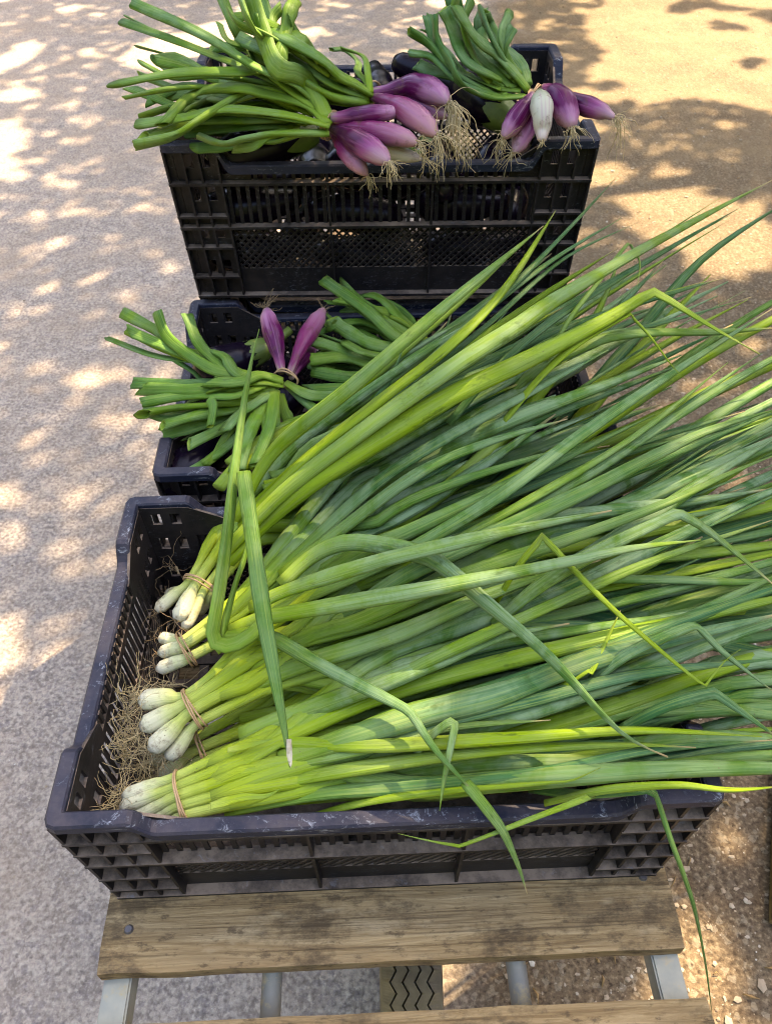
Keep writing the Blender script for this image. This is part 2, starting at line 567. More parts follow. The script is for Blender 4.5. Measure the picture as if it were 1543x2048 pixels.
def mat_stone():
    k = Nodes('pebble_stone')
    a = k.n('ShaderNodeAttribute', attribute_name='grad').outputs['Fac']
    o = k.tex('Object')
    c = k.ramp(a, [(0.0, (0.14, 0.10, 0.07)), (0.35, (0.30, 0.235, 0.165)), (0.7, (0.30, 0.25, 0.19)), (0.93, (0.38, 0.34, 0.28)), (1.0, (0.50, 0.47, 0.42))])
    c = k.mix(k.ramp(k.noise(o, 150, 3, 0.6), [(0.4, 0.0), (0.7, 0.4)]), c, (0.22, 0.17, 0.12))
    return k.fin(c, 0.85, None, 0.25)


STONE = mat_stone()

kk = Nodes('tree_leaf')
kk.fin((0.06, 0.11, 0.025), 0.5)
kk.translucent((0.12, 0.20, 0.03), 0.3)
TLEAF = kk.m
BARK = mat_simple('tree_bark', (0.16, 0.12, 0.085), 0.9, 0.4, 12, 0.6)

# ------------------------------------------------------------------ ground
me = mesh('ground', [(-60, -40, 0), (60, -40, 0), (60, 120, 0), (-60, 120, 0)], [(0, 1, 2, 3)], False)
ground = tag(link('ground', me, GROUND), kind='structure')

# loose pebbles and grit, too many to count
gv, gf, gg = [], [], []


def pebble(x, y, r, tone):
    b = len(gv)
    a0 = rnd.random() * 6.28
    ex = rnd.uniform(0.7, 1.4)
    hz = rnd.uniform(0.4, 0.8)
    for (zz, rr, nq) in ((-0.3, 0.8, 5), (0.35, 0.95, 5)):
        for q in range(nq):
            a = a0 + q * 6.283 / nq + rnd.uniform(-.25, .25)
            k = rr * rnd.uniform(0.8, 1.15)
            gv.append((x + r * ex * k * math.cos(a), y + r / ex * k * math.sin(a), r * hz * (zz + 0.3)))
            gg.append(tone)
    gv.append((x + r * rnd.uniform(-.3, .3), y + r * rnd.uniform(-.3, .3), r * hz * 1.05))
    gg.append(tone)
    for q in range(5):
        q2 = (q + 1) % 5
        gf.append((b + q, b + q2, b + 5 + q2, b + 5 + q))
        gf.append((b + 5 + q, b + 5 + q2, b + 10))


for i in range(16000):
    y = 0.05 + 5.8 * rnd.random() ** 1.5
    half = 0.75 + 0.36 * y
    x = rnd.uniform(-half, half)
    soil = smooth(-0.1, 0.5, x - 0.12 * y + 0.3 * noise.noise((x * 1.6, y * 1.6, 0)))
    if rnd.random() > 0.10 + 0.9 * soil: continue
    r = 0.0012 + 0.0048 * rnd.random() ** 3.0
    if soil < 0.3: r *= 0.7
    if rnd.random() < 0.012 * soil: r = rnd.uniform(0.006, 0.010)
    pebble(x, y, r, min(1, max(0, rnd.gauss(0.5, 0.25))))
me = mesh('pebbles', gv, gf, False)
me.attributes.new('grad', 'FLOAT', 'POINT').data.foreach_set('value', gg)
tag(link('pebbles', me, STONE), 'small pale pebbles and grit scattered over the ground', 'gravel', kind='stuff')

# dry crumbs of leaf and twig on the soil
lg = Geo()
for i in range(420):
    y = 0.2 + 4.5 * rnd.random() ** 1.4
    x = rnd.uniform(0.2, 0.75 + 0.36 * y)
    a = rnd.random() * 6.28
    ln = rnd.uniform(0.006, 0.03)
    p = Vector((x, y, 0.003))
    d = Vector((math.cos(a), math.sin(a), 0)) * ln
    q = [p, p + d * .5 + Vector((rnd.uniform(-.003, .003), rnd.uniform(-.003, .003), .004)), p + d]
    lg.tube(q, [.0008, rnd.uniform(.001, .003), .0006], [rnd.random()] * 3, 4, 0.4)
tag(lg.build('leaf_litter', mat_simple('dry_litter', (0.27, 0.17, 0.07), 0.8, 0.4, 30)), 'dry bits of leaf and twig scattered on the brown soil', 'litter', kind='stuff')

# ------------------------------------------------------------------ bench of wooden slats on a metal frame
TROT = 0.0305
bench = empty('slatted_bench', (-0.008, 0.0, 0.0), TROT)
tag(bench, 'low bench of weathered wooden slats on galvanised rails under the crates', 'bench')
SLAT_Z = CAM_H - 0.906


def plank_mesh(name, L, W, T, seed):
    r = random.Random(seed)
    nx, ny = 28, 5
    v, f = [], []
    for side in (0, 1):
        for i in range(nx + 1):
            for j in range(ny + 1):
                u, w = i / nx, j / ny
                x = lerp(-L / 2, L / 2, u)
                y = lerp(-W / 2, W / 2, w)
                if i in (0, nx): x += noise.noise((w * 5, seed, i)) * 0.0035 + (0.0015 if j in (0, ny) else 0) * (1 if i == 0 else -1)
                if j in (0, ny): y += noise.noise((u * 11, seed, j)) * 0.0016
                edge = 1 if (i in (0, nx) or j in (0, ny)) else 0
                z = (0 if side == 0 else -T)
                z += noise.noise((u * 6, w * 2, seed + 3)) * 0.0014 + (-0.0022 if edge and side == 0 else 0)
                v.append((x, y, z))
    n = (nx + 1) * (ny + 1)
    idx = lambda s, i, j: s * n + i * (ny + 1) + j
    for i in range(nx):
        for j in range(ny):
            f.append((idx(0, i, j), idx(0, i + 1, j), idx(0, i + 1, j + 1), idx(0, i, j + 1)))
            f.append((idx(1, i, j), idx(1, i, j + 1), idx(1, i + 1, j + 1), idx(1, i + 1, j)))
        f.append((idx(0, i, 0), idx(1, i, 0), idx(1, i + 1, 0), idx(0, i + 1, 0)))
        f.append((idx(0, i, ny), idx(0, i + 1, ny), idx(1, i + 1, ny), idx(1, i, ny)))
    for j in range(ny):
        f.append((idx(0, 0, j), idx(0, 0, j + 1), idx(1, 0, j + 1), idx(1, 0, j)))
        f.append((idx(0, nx, j), idx(1, nx, j), idx(1, nx, j + 1), idx(0, nx, j + 1)))
    return mesh(name, v, f, False)


y = 0.2 - 0.118 / 2 + 0.004
for i in range(11):
    L, W, T = 0.597 + (0.014 if i == 0 else 0), 0.118, 0.021
    yy = y + i * 0.160 if i else y
    if i == 1: yy = 0.2485 + 0.118 / 2
    if i > 1: yy = 0.2485 + 0.118 / 2 + (i - 1) * 0.158
    s = link('slat', plank_mesh('slat', L, W, T, 17 + i), WOOD, bench)
    s.location = (0.017 + (0.001 if i == 0 else 0), yy, SLAT_Z - 0.0005)
    for sx in (-1, 1):
        bmm = bmesh.new()
        bmesh.ops.create_cone(bmm, cap_ends=True, segments=12, radius1=0.0052, radius2=0.0036, depth=0.0022)
        me = bpy.data.meshes.new('screw_head')
        bmm.to_mesh(me); bmm.free()
        c = link('screw_head', me, STEEL, s)
        c.location = (sx * 0.272 + rnd.uniform(-.004, .004), rnd.uniform(-0.026, 0.0) - 0.008, 0.0004)
        if i == 1: c.location = (sx * 0.272, -0.018 if sx < 0 else 0.012, 0.0006)


def boxmesh(name, x0, x1, y0, y1, z0, z1, bev=0.0):
    bmm = bmesh.new()
    bmesh.ops.create_cube(bmm, size=1)
    for vv in bmm.verts:
        vv.co = ((x0 + x1) / 2 + vv.co.x * (x1 - x0), (y0 + y1) / 2 + vv.co.y * (y1 - y0), (z0 + z1) / 2 + vv.co.z * (z1 - z0))
    if bev: bmesh.ops.bevel(bmm, geom=bmm.edges[:], offset=bev, segments=2, affect='EDGES')
    me = bpy.data.meshes.new(name)
    bmm.to_mesh(me); bmm.free()
    return me


def cyl(name, p, q, r, mat, parent, ns=16):
    g = Geo()
    g.tube([p, p.lerp(q, .5), q], [r] * 3, [0] * 3, ns)
    v = [tuple(x) for x in g.v]
    return link(name, mesh(name, v, g.f), mat, parent)


RZ = SLAT_Z - 0.0225
for sx, nm in ((-1, 'rail'), (1, 'rail')):
    link('rail', boxmesh('rail', sx * 0.281 - 0.014 + 0.017, sx * 0.281 + 0.014 + 0.017, 0.03, 1.76, RZ - 0.03, RZ, 0.002), GALV, bench)
for x in (-0.108, 0.145):
    cyl('pipe', Vector((x, 0.03, RZ - 0.0115)), Vector((x, 1.76, RZ - 0.0115)), 0.0105, PIPE, bench)
for yy in (0.06, 1.72):
    link('crossbar', boxmesh('crossbar', -0.25, 0.284, yy - .015, yy + .015, RZ - 0.053, RZ - 0.0235, 0.002), GALV, bench)
    for sx in (-1, 1):
        link('leg', boxmesh('leg', sx * 0.281 - 0.013 + .017, sx * 0.281 + .013 + .017, yy - .0145, yy + .0145, 0.0, RZ - 0.031, 0.002), GALV, bench)

# ------------------------------------------------------------------ tyre under the bench
tyre = empty('small_tyre', (0.025, 0.345, 0.155))
tag(tyre, 'dusty grey tyre with zigzag tread standing on the ground under the slats', 'tyre')
TW, TR = 0.078, 0.155
prof = [(-0.5, -0.045), (-0.52, -0.02), (-0.5, -0.006), (-0.40, 0.0), (0.40, 0.0), (0.5, -0.006), (0.52, -0.02), (0.5, -0.045)]
grooves = [-0.30, -0.10, 0.10, 0.30]
NS = 300
v, f = [], []
xs = [-0.5, -0.46]
cols = []
for gx in grooves: cols += [(gx - 0.016, 0), (gx - 0.013, 1), (gx + 0.013, 1), (gx + 0.016, 0)]
pro = [(-0.47, -0.05, 0), (-0.52, -0.024, 0), (-0.49, -0.007, 0)] + [(c, -0.012 if d else 0.0, 1) for c, d in cols] + [(0.49, -0.007, 0), (0.52, -0.024, 0), (0.47, -0.05, 0)]
for i in range(NS):
    a = 2 * math.pi * i / NS
    zig = (0.05, 0.0, -0.05, 0.0)[(i // 2) % 4] if i % 2 == 0 else (0.025, -0.025, -0.025, 0.025)[(i // 2) % 4]
    for (px_, dr, zz) in pro:
        rr = TR + dr - 0.004 * (px_ * 2) ** 2
        v.append(((px_ + (zig if zz else 0)) * TW, rr * math.cos(a), rr * math.sin(a)))
m = len(pro)
for i in range(NS):
    i2 = (i + 1) % NS
    for j in range(m - 1):
        f.append((i * m + j, i * m + j + 1, i2 * m + j + 1, i2 * m + j))
link('tread', mesh('tread', v, f, False), mat_simple('dusty_rubber', (0.23, 0.195, 0.145), 0.85, 0.45, 26, 0.4, 0.3, (0.11, 0.095, 0.08)), tyre)
g = Geo()
bmm = bmesh.new()
bmesh.ops.create_cone(bmm, cap_ends=True, segments=32, radius1=0.107, radius2=0.107, depth=TW * 0.86)
me = bpy.data.meshes.new('hub')
bmm.to_mesh(me); bmm.free()
hub = link('hub', me, GALV, tyre)
hub.rotation_euler = (0, R(90), 0)

# ------------------------------------------------------------------ crates
CW, CD, TAPER = 0.60, 0.41, 0.012


class Wall:
    """pieces of one crate wall: a along, h up, d inwards from the outer face"""
    def __init__(self, L, off, H): self.L, self.off, self.H, self.v, self.f = L, off, H, [], []

    def p(self, a, h, d):
        k = TAPER * (1 - h / self.H)
        return (a * (self.L / 2 - k) / (self.L / 2), -(self.off - k) + d, h)

    def box(self, a0, a1, h0, h1, d0, d1, h1b=None):
        h1b = h1 if h1b is None else h1b
        b = len(self.v)
        for (a, lo, hi) in ((a0, h0, h1), (a1, h0, h1b)):
            for h in (lo, hi):
                for d in (d0, d1): self.v.append(self.p(a, h, d))
        # order: a0:(lo d0),(lo d1),(hi d0),(hi d1) ; a1 same +4
        for q in ((0, 1, 3, 2), (4, 6, 7, 5), (0, 4, 5, 1), (2, 3, 7, 6), (0, 2, 6, 4), (1, 5, 7, 3)):
            self.f.append(tuple(b + i for i in q))

    def strip(self, a0, h0, a1, h1, w, d0, d1):
        """a slanted bar in the plane of the wall"""
        L = math.hypot(a1 - a0, h1 - h0)
        na, nh = -(h1 - h0) / L * w / 2, (a1 - a0) / L * w / 2
        b = len(self.v)
        for (a, h) in ((a0, h0), (a1, h1)):
            for s in (-1, 1):
                for d in (d0, d1): self.v.append(self.p(a + s * na, h + s * nh, d))
        for q in ((0, 1, 3, 2), (4, 6, 7, 5), (0, 4, 5, 1), (2, 3, 7, 6), (0, 2, 6, 4), (1, 5, 7, 3)):
            self.f.append(tuple(b + i for i in q))

    def make(self, name, mat, parent):
        return link(name, mesh(name, self.v, self.f, False), mat, parent)


def rim_mesh(H, drop):
    st = []                                    # stations: outer(x,y), inner(x,y), h
    dep = 0.0158

    def hprof(a, L):
        e = L / 2 - abs(a)
        return H - drop * smooth(0.072, 0.094, e)
    for w in range(4):
        L, off = ((CW, CD / 2), (CD, CW / 2))[w % 2]
        A = [-L / 2 + 0.010, -L / 2 + 0.04, -L / 2 + 0.072] + [-L / 2 + 0.072 + 0.022 * q / 5 for q in range(1, 6)]
        A = A + [0.0] + [-a for a in reversed(A)]
        rot = Matrix.Rotation(w * math.pi / 2, 2)
        for a in A:
            o = rot @ Vector((a, -off))
            i = rot @ Vector((max(-(L / 2 - dep), min(L / 2 - dep, a)), -off + dep))
            st.append((o, i, hprof(a, L)))
        c = rot @ Vector((L / 2 - 0.003, -off + 0.003))
        ci = rot @ Vector((L / 2 - dep, -off + dep))
        st.append((c, ci, H))
    v, f = [], []
    for (o, i, h) in st:
        d = (i - o)
        u = d.normalized()
        for (t, dh) in ((0.0, -0.012), (0.0, -0.0022), (0.0022, 0.0), (d.length - 0.002, 0.0), (d.length, -0.002), (d.length, -0.0075), (0.0035, -0.0075), (0.0035, -0.012)):
            q = o + u * t
            v.append((q.x, q.y, h + dh))
    n = len(st)
    for s in range(n):
        s2 = (s + 1) % n
        for k in range(8):
            k2 = (k + 1) % 8
            f.append((s * 8 + k, s2 * 8 + k, s2 * 8 + k2, s * 8 + k2))
    return mesh('rim', v, f, False)


def crate(loc, rz, H, drop, nflange, label, group='black plastic vegetable crates'):
    root = empty('plastic_crate', loc, rz)
    tag(root, label, 'crate', group)
    link('rim', rim_mesh(H, drop), PRIM, root)
    k = H / 0.243
    for w in range(4):
        L, off = ((CW, CD / 2), (CD, CW / 2))[w % 2]
        npan = 3 if w % 2 == 0 else 2
        cz = 0.075
        end = L / 2 - (0.0138 if w % 2 == 0 else 0.0185)
        W = Wall(L, off, H)
        S0, S1 = 0.0128, 0.0160                       # the skin
        hl = H - drop - 0.006
        h_r1, h_r2, h_l0 = H - drop * .9 - 0.034 * k, H - 0.1273 * k, H - 0.197 * k
        # corner plates pierced by two columns of square holes
        for s in (-1, 1):
            e0, e1 = sorted((s * end, s * (L / 2 - cz)))
            hs = [0.0, 0.16, 0.25, 0.40, 0.49, 0.64, 0.73, 0.84, 0.92]
            ww = (e1 - e0)
            ca = [e0, e0 + ww * .22, e0 + ww * .42, e0 + ww * .60, e0 + ww * .80, e1]
            top = H - 0.007
            for q in range(len(hs)):
                lo = hs[q] * H
                hi = hs[q + 1] * H if q + 1 < len(hs) else top
                if q % 2 == 0: W.box(e0, e1, lo, hi, S0, S1)
                else:
                    for c0, c1 in ((ca[0], ca[1]), (ca[2], ca[3]), (ca[4], ca[5])): W.box(c0, c1, lo, hi, S0, S1)
            # shoulder sloping from the corner down to the low middle
            b0, b1 = s * (L / 2 - cz), s * (L / 2 - cz - 0.042)
            if s < 0: W.box(b0, b1, h_r1 + 0.005, H - 0.008, S0, S1, hl)
            else: W.box(b1, b0, h_r1 + 0.005, hl, S0, S1, H - 0.008)
        m0 = L / 2 - cz
        W.box(-m0, m0, 0.0, h_l0, S0, S1)                               # bottom band
        W.box(-m0, m0, h_r2 - 0.005, h_r2 + 0.004, S0, S1)              # band under the slots
        W.box(-m0, m0, h_r1 - 0.004, h_r1 + 0.005, S0, S1)
        wall = W.make('wall', PLAST, root)
        wall.rotation_euler = (0, 0, w * math.pi / 2)
        pw = 2 * m0 / npan
        # horizontal flanges
        ef = L / 2 - (0.0012 if w % 2 == 0 else 0.0142)
        for (h, a0, a1) in [(0.0, -ef, ef), (h_r2, -ef, ef), (h_r1, -ef, ef)]:
            F = Wall(L, off, H)
            F.box(a0, a1, h + 0.0005, h + 0.0045, 0.001, 0.0130)
            F.make('rib', PLAST, wall)
        for q in range(nflange):
            h = H * (q + 0.7) / (nflange + 0.9)
            if min(abs(h - x) for x in (0.0, h_r1, h_r2)) < 0.012: continue
            for s in (-1, 1):
                F = Wall(L, off, H)
                e0, e1 = sorted((s * ef, s * m0))
                F.box(e0, e1, h, h + 0.0035, 0.001, 0.0130)
                F.make('rib', PLAST, wall)
        # upright flanges: between the panels, and three at each corner
        up = [(-m0 + pw * q, h_l0 * 0.0, hl) for q in range(1, npan)]
        for s in (-1, 1):
            up += [(s * (m0 + 0.0), 0.0, H - 0.012), (s * (m0 + 0.025), 0.0, H - 0.008), (s * (m0 + 0.047), 0.0, H - 0.008), (s * (L / 2 - (0.0032 if w % 2 == 0 else 0.0159)), 0.0, H - 0.008)]
        for (a, lo, hi) in up:
            F = Wall(L, off, H)
            F.box(a - 0.0016, a + 0.0016, lo + 0.005, hi, 0.0022, 0.0126)
            F.make('rib', PLAST, wall)
        # bars between slots: shared meshes
        nb = 11
        for (lo, hi) in ((h_r1 + 0.0045, hl + 0.0005), (h_r2 + 0.0035, h_r1 - 0.0035)):
            B = Wall(L, off, H)
            B.box(-0.0027, 0.0027, lo, hi, S0 + 0.0004, S1 - 0.0004)
            me = mesh('bar', B.v, B.f, False)
            for q in range(npan):
                for j in range(nb):
                    a = -m0 + pw * q + pw * (j + 0.5) / nb
                    if abs(a) > m0 - 0.04 and lo > h_r1: continue
                    o = link('bar', me, PLAST, wall)
                    o.location = (a * 0.99, 0, 0)
        # diagonal lattice
        T = Wall(L, off, H)
        hh = h_r2 - 0.005 - h_l0
        step = 0.0118
        for q in range(npan):
            A0, A1 = -m0 + pw * q + 0.002, -m0 + pw * (q + 1) - 0.002
            for sgn in (1, -1):
                j = -int(hh / step) - 1
                while True:
                    a0 = A0 + j * step
                    if a0 > A1: break
                    a1 = a0 + hh
                    t0, t1 = max(0, (A0 - a0) / hh), min(1, (A1 - a0) / hh)
                    if t1 - t0 > 0.03:
                        h0, h1 = h_l0 + hh * t0, h_l0 + hh * t1
                        if sgn < 0: h0, h1 = h_l0 + hh * (1 - t0), h_l0 + hh * (1 - t1)
                        T.strip(a0 + hh * t0, h0, a0 + hh * t1, h1, 0.0032, S0 + (0.0002 if sgn > 0 else 0.0018), S0 + (0.0018 if sgn > 0 else 0.0034))
                    j += 1
        tag(T.make('lattice', PLAST, wall), kind='stuff')
    # base of crossed bars
    v, f = [], []

    def bb(x0, x1, y0, y1, z0, z1):
        b = len(v)
        for x in (x0, x1):
            for yq in (y0, y1):
                for z in (z0, z1): v.append((x, yq, z))
        for q in ((0, 1, 3, 2), (4, 6, 7, 5), (0, 4, 5, 1), (2, 3, 7, 6), (0, 2, 6, 4), (1, 5, 7, 3)): f.append(tuple(b + i for i in q))
    hx, hy = CW / 2 - 0.034, CD / 2 - 0.034
    for q in range(15):
        x = lerp(-hx, hx, q / 14)
        bb(x - .006, x + .006, -hy, hy, 0.0012, 0.004)
    for q in range(11):
        yy = lerp(-hy, hy, q / 10)
        bb(-hx, hx, yy - .006, yy + .006, 0.0044, 0.007)
    link('base', mesh('base', v, f, False), PLAST, root)
    return root


ZF = -0.695                                   # rim of the front and middle crates, below the camera
ZR = -0.4426                                  # rim of the rear crate
HF, HR = 0.2108, 0.2429
front_crate = crate((-0.008, 0.5115, CAM_H + ZF - HF), TROT, HF, 0.022, 5, 'low black plastic crate in front, filled with long green scallions')
mid_crate = crate((0.0007, 0.9578, CAM_H + ZF - HF), 0.035, HF, 0.030, 4, 'black plastic crate in the middle, its right half hidden under scallion leaves')
low_crate = crate((-0.0018, 1.383, CAM_H + ZF - HF), 0.0, HF, 0.030, 4, 'black plastic crate under the rear crate, mostly hidden behind the middle crate')
rear_crate = crate((-0.0018, 1.3293, CAM_H + ZR - HR), -0.003, HR, 0.030, 4, 'black plastic crate at the back holding purple onions')


# ------------------------------------------------------------------ vegetables
def roots(parent, p, axis, n, ln, rad=0.00042, mat=None, spread=0.8, grav=0.5, curl=0.6, seg=9, zmin=None):
    ca_, sa_ = math.cos(TROT), math.sin(TROT)
    g = Geo()
    for i in range(n):
        d = (axis + Vector((rnd.gauss(0, spread), rnd.gauss(0, spread), rnd.gauss(0, spread)))).normalized()
        q = p + Vector((rnd.uniform(-1, 1), rnd.uniform(-1, 1), rnd.uniform(-1, 1))) * 0.003
        L = ln * rnd.uniform(0.45, 1.15)
        pts = [q.copy()]
        for s in range(seg):
            d = (d + Vector((rnd.gauss(0, curl), rnd.gauss(0, curl), rnd.gauss(0, curl) - grav * 0.4)) * 0.55).normalized()
            q = q + d * (L / seg)
            if zmin is not None:                       # inside the front crate: lie against its walls
                q.z = max(q.z, zmin + rnd.random() * .002)
                dx, dy = q.x + 0.008, q.y - 0.5115
                lx, ly = dx * ca_ + dy * sa_, -dx * sa_ + dy * ca_
                zz = (q.z - (CAM_H + ZF)) / HF * TAPER
                lx, ly = max(lx, -0.2800 - zz + rnd.random() * .004), max(ly, -0.1850 - zz + rnd.random() * .003)
                q = Vector((lx * ca_ - ly * sa_ - 0.008, lx * sa_ + ly * ca_ + 0.5115, q.z))
            pts.append(q.copy())
        pts, _ = catmull(pts, seg * 2)
        k = len(pts)
        g.tube(pts, [rad * lerp(1.25, 0.6, j / k) for j in range(k)], [rnd.random()] * k, 3)
    return g.build('roots', mat or ROOT, parent)


def rubber_band(parent, c, axis, ra, rb, up=None):
    """two strands of a rubber band wound round a bunch; ra across, rb in height"""
    axis = axis.normalized()
    s = axis.cross(Vector((0, 0, 1))).normalized()
    n = s.cross(axis)
    g = Geo()
    for q in range(3):
        pts = []
        o = (q - 1) * 0.0017 + rnd.uniform(-.0006, .0006)
        ph = rnd.random() * 6.28
        for i in range(33):
            a = 2 * math.pi * i / 32
            w = 1 + 0.025 * math.sin(3 * a + ph) + 0.02 * math.sin(5 * a)
            pts.append(c + s * (ra * w * math.cos(a)) + n * (rb * w * math.sin(a)) + axis * (o + 0.0016 * math.sin(a + ph)))
        pts[-1] = pts[0].copy()
        g.tube(pts, [0.00105] * 33, [0] * 33, 5, 1.0, cap=(False, False))
    return g.build('rubber_band', BAND, parent)


def leaf_obj(parent, P, r, g0, g1, tone, flat=0.72, nseg=18, tipr=0.06, r0=0.8, cut=False, mat=None, twist=None, name='leaf', tp=2.2, ns=10):
    pts, L = catmull(P, nseg)
    n = len(pts)
    sd = rnd.random() * 50
    rad, fl = [], []
    for i in range(n):
        t = i / (n - 1)
        if cut: k = lerp(r0, 1.0, smooth(0, 0.35, t)) * (1 + 0.06 * smooth(.8, 1, t))
        else: k = lerp(r0, 1.0, smooth(0, 0.28, t)) * max(tipr, (1 - t ** tp)) ** 0.9
        k *= 1 + 0.15 * noise.noise((t * 7, sd, 0))
        # creased where it bends sharply
        bend = 0.0
        if 0 < i < n - 1:
            a, b = pts[i] - pts[i - 1], pts[i + 1] - pts[i]
            if a.length > 1e-6 and b.length > 1e-6: bend = a.angle(b)
        q = smooth(0.25, 0.75, bend)
        rad.append(r * k * (1 + 0.15 * q))
        fl.append(max(0.15, flat * (1 - 0.55 * q) * (1 + 0.32 * noise.noise((t * 5, sd, 9)))))
    g = Geo()
    g.tube(pts, rad, [lerp(g0, g1, i / (n - 1)) for i in range(n)], ns, fl, rnd.uniform(-.5, .5) if twist is None else twist, groove=0.10, hollow=cut)
    o = g.build(name, mat or SCAL, parent)
    o.color = (*tone, 1)
    return o


# ---- the heap of scallions: guide lines (photo pixels) that the leaves follow, fanning from the bulbs to the right
G = [[(415, 1130), (520, 950), (700, 790), (900, 620), (1085, 450)],
     [(415, 1140), (540, 1010), (800, 830), (1100, 620), (1500, 385)],
     [(415, 1150), (600, 1010), (850, 860), (1200, 680), (1540, 530)],
     [(420, 1240), (640, 1080), (900, 930), (1200, 780), (1570, 600)],
     [(420, 1260), (600, 1160), (900, 1020), (1250, 850), (1590, 700)],
     [(420, 1275), (640, 1180), (950, 1050), (1300, 920), (1620, 790)],
     [(430, 1385), (650, 1270), (950, 1120), (1300, 1010), (1640, 890)],
     [(430, 1390), (650, 1320), (950, 1210), (1300, 1100), (1650, 1000)],
     [(430, 1400), (650, 1360), (950, 1260), (1300, 1190), (1650, 1100)],
     [(420, 1545), (650, 1455), (950, 1370), (1300, 1290), (1650, 1220)],
     [(420, 1560), (650, 1510), (950, 1450), (1300, 1390), (1650, 1340)],
     [(420, 1585), (650, 1560), (950, 1515), (1300, 1460), (1650, 1440)],
     [(430, 1610), (700, 1590), (1000, 1565), (1300, 1540), (1650, 1535)]]


def cat1(p, t):
    """point on a pixel polyline, Catmull-Rom, t in 0..1 (extrapolates a little)"""
    n = len(p) - 1
    x = t * n
    i = min(n - 1, max(0, int(x)))
    f_ = x - i
    P = [Vector(q) for q in p]
    a = P[i - 1] if i > 0 else P[0] * 2 - P[1]
    b, c = P[i], P[i + 1]
    d = P[i + 2] if i + 2 <= n else P[n] * 2 - P[n - 1]
    if f_ > 1: return c + (c - b) * (f_ - 1)
    return 0.5 * ((2 * b) + (c - a) * f_ + (2 * a - 5 * b + 4 * c - d) * f_ * f_ + (3 * b - a - 3 * c + d) * f_ ** 3)


def guide(u, s):
    u = min(len(G) - 1.0001, max(0, u))
    i = int(u)
    return cat1(G[i], s).lerp(cat1(G[i + 1], s), u - i)


def zheap(u, s):
    """height of the heap's surface above the rim"""
    e = lerp(0.195, 0.03, min(1, u / 11.0) ** 0.8)
    return -0.05 + (e + 0.05) * (smooth(0, 0.75, s) * 0.75 + 0.25 * s) + 0.018 * math.sin(math.pi * min(1, s)) * (1 - 0.6 * u / 12)


SURF = [(guide(u / 3, s / 24), u / 3, s / 24) for u in range(37) for s in range(26)]


def zsurf(px, py):
    v = Vector((px, py))
    b = sorted(((q - v).length_squared, u, s) for q, u, s in SURF)[:6]
    w = [1 / (d + 30) for d, _, _ in b]
    return sum(wi * zheap(u, s) for wi, (_, u, s) in zip(w, b)) / sum(w)


ca, sa = math.cos(TROT), math.sin(TROT)


def keep_clear(p, lowest=0.0):
    """leaves pass over the crate walls, not through them"""
    z = p.z - (CAM_H + ZF)
    dx, dy = p.x + 0.008, p.y - 0.5115
    lx, ly = dx * ca + dy * sa, -dx * sa + dy * ca
    if lx > 0.255 and ly > -0.25: z = max(z, -0.012 + 0.03 * smooth(0.25, 0.29, lx))
    if ly > 0.155: z = max(z, -0.012 + 0.026 * smooth(0.155, 0.195, ly))
    if ly < -0.172 and lx < 0.28:
        ly_new = -0.172 if z < 0.0 else ly
        dy2, dx2 = lx * sa + ly_new * ca, lx * ca - ly_new * sa
        p = Vector((dx2 - 0.008, dy2 + 0.5115, p.z))
    return Vector((p.x, p.y, z + CAM_H + ZF))


def pxl(pts, dz=0.0, zs=None):
    out = []
    for i, (x, y_) in enumerate(pts):
        z = zsurf(x, y_) + dz if zs is None else zs[i]
        out.append(at(x, y_, ZF + z))
    return out


BUN, STALK = {}, []


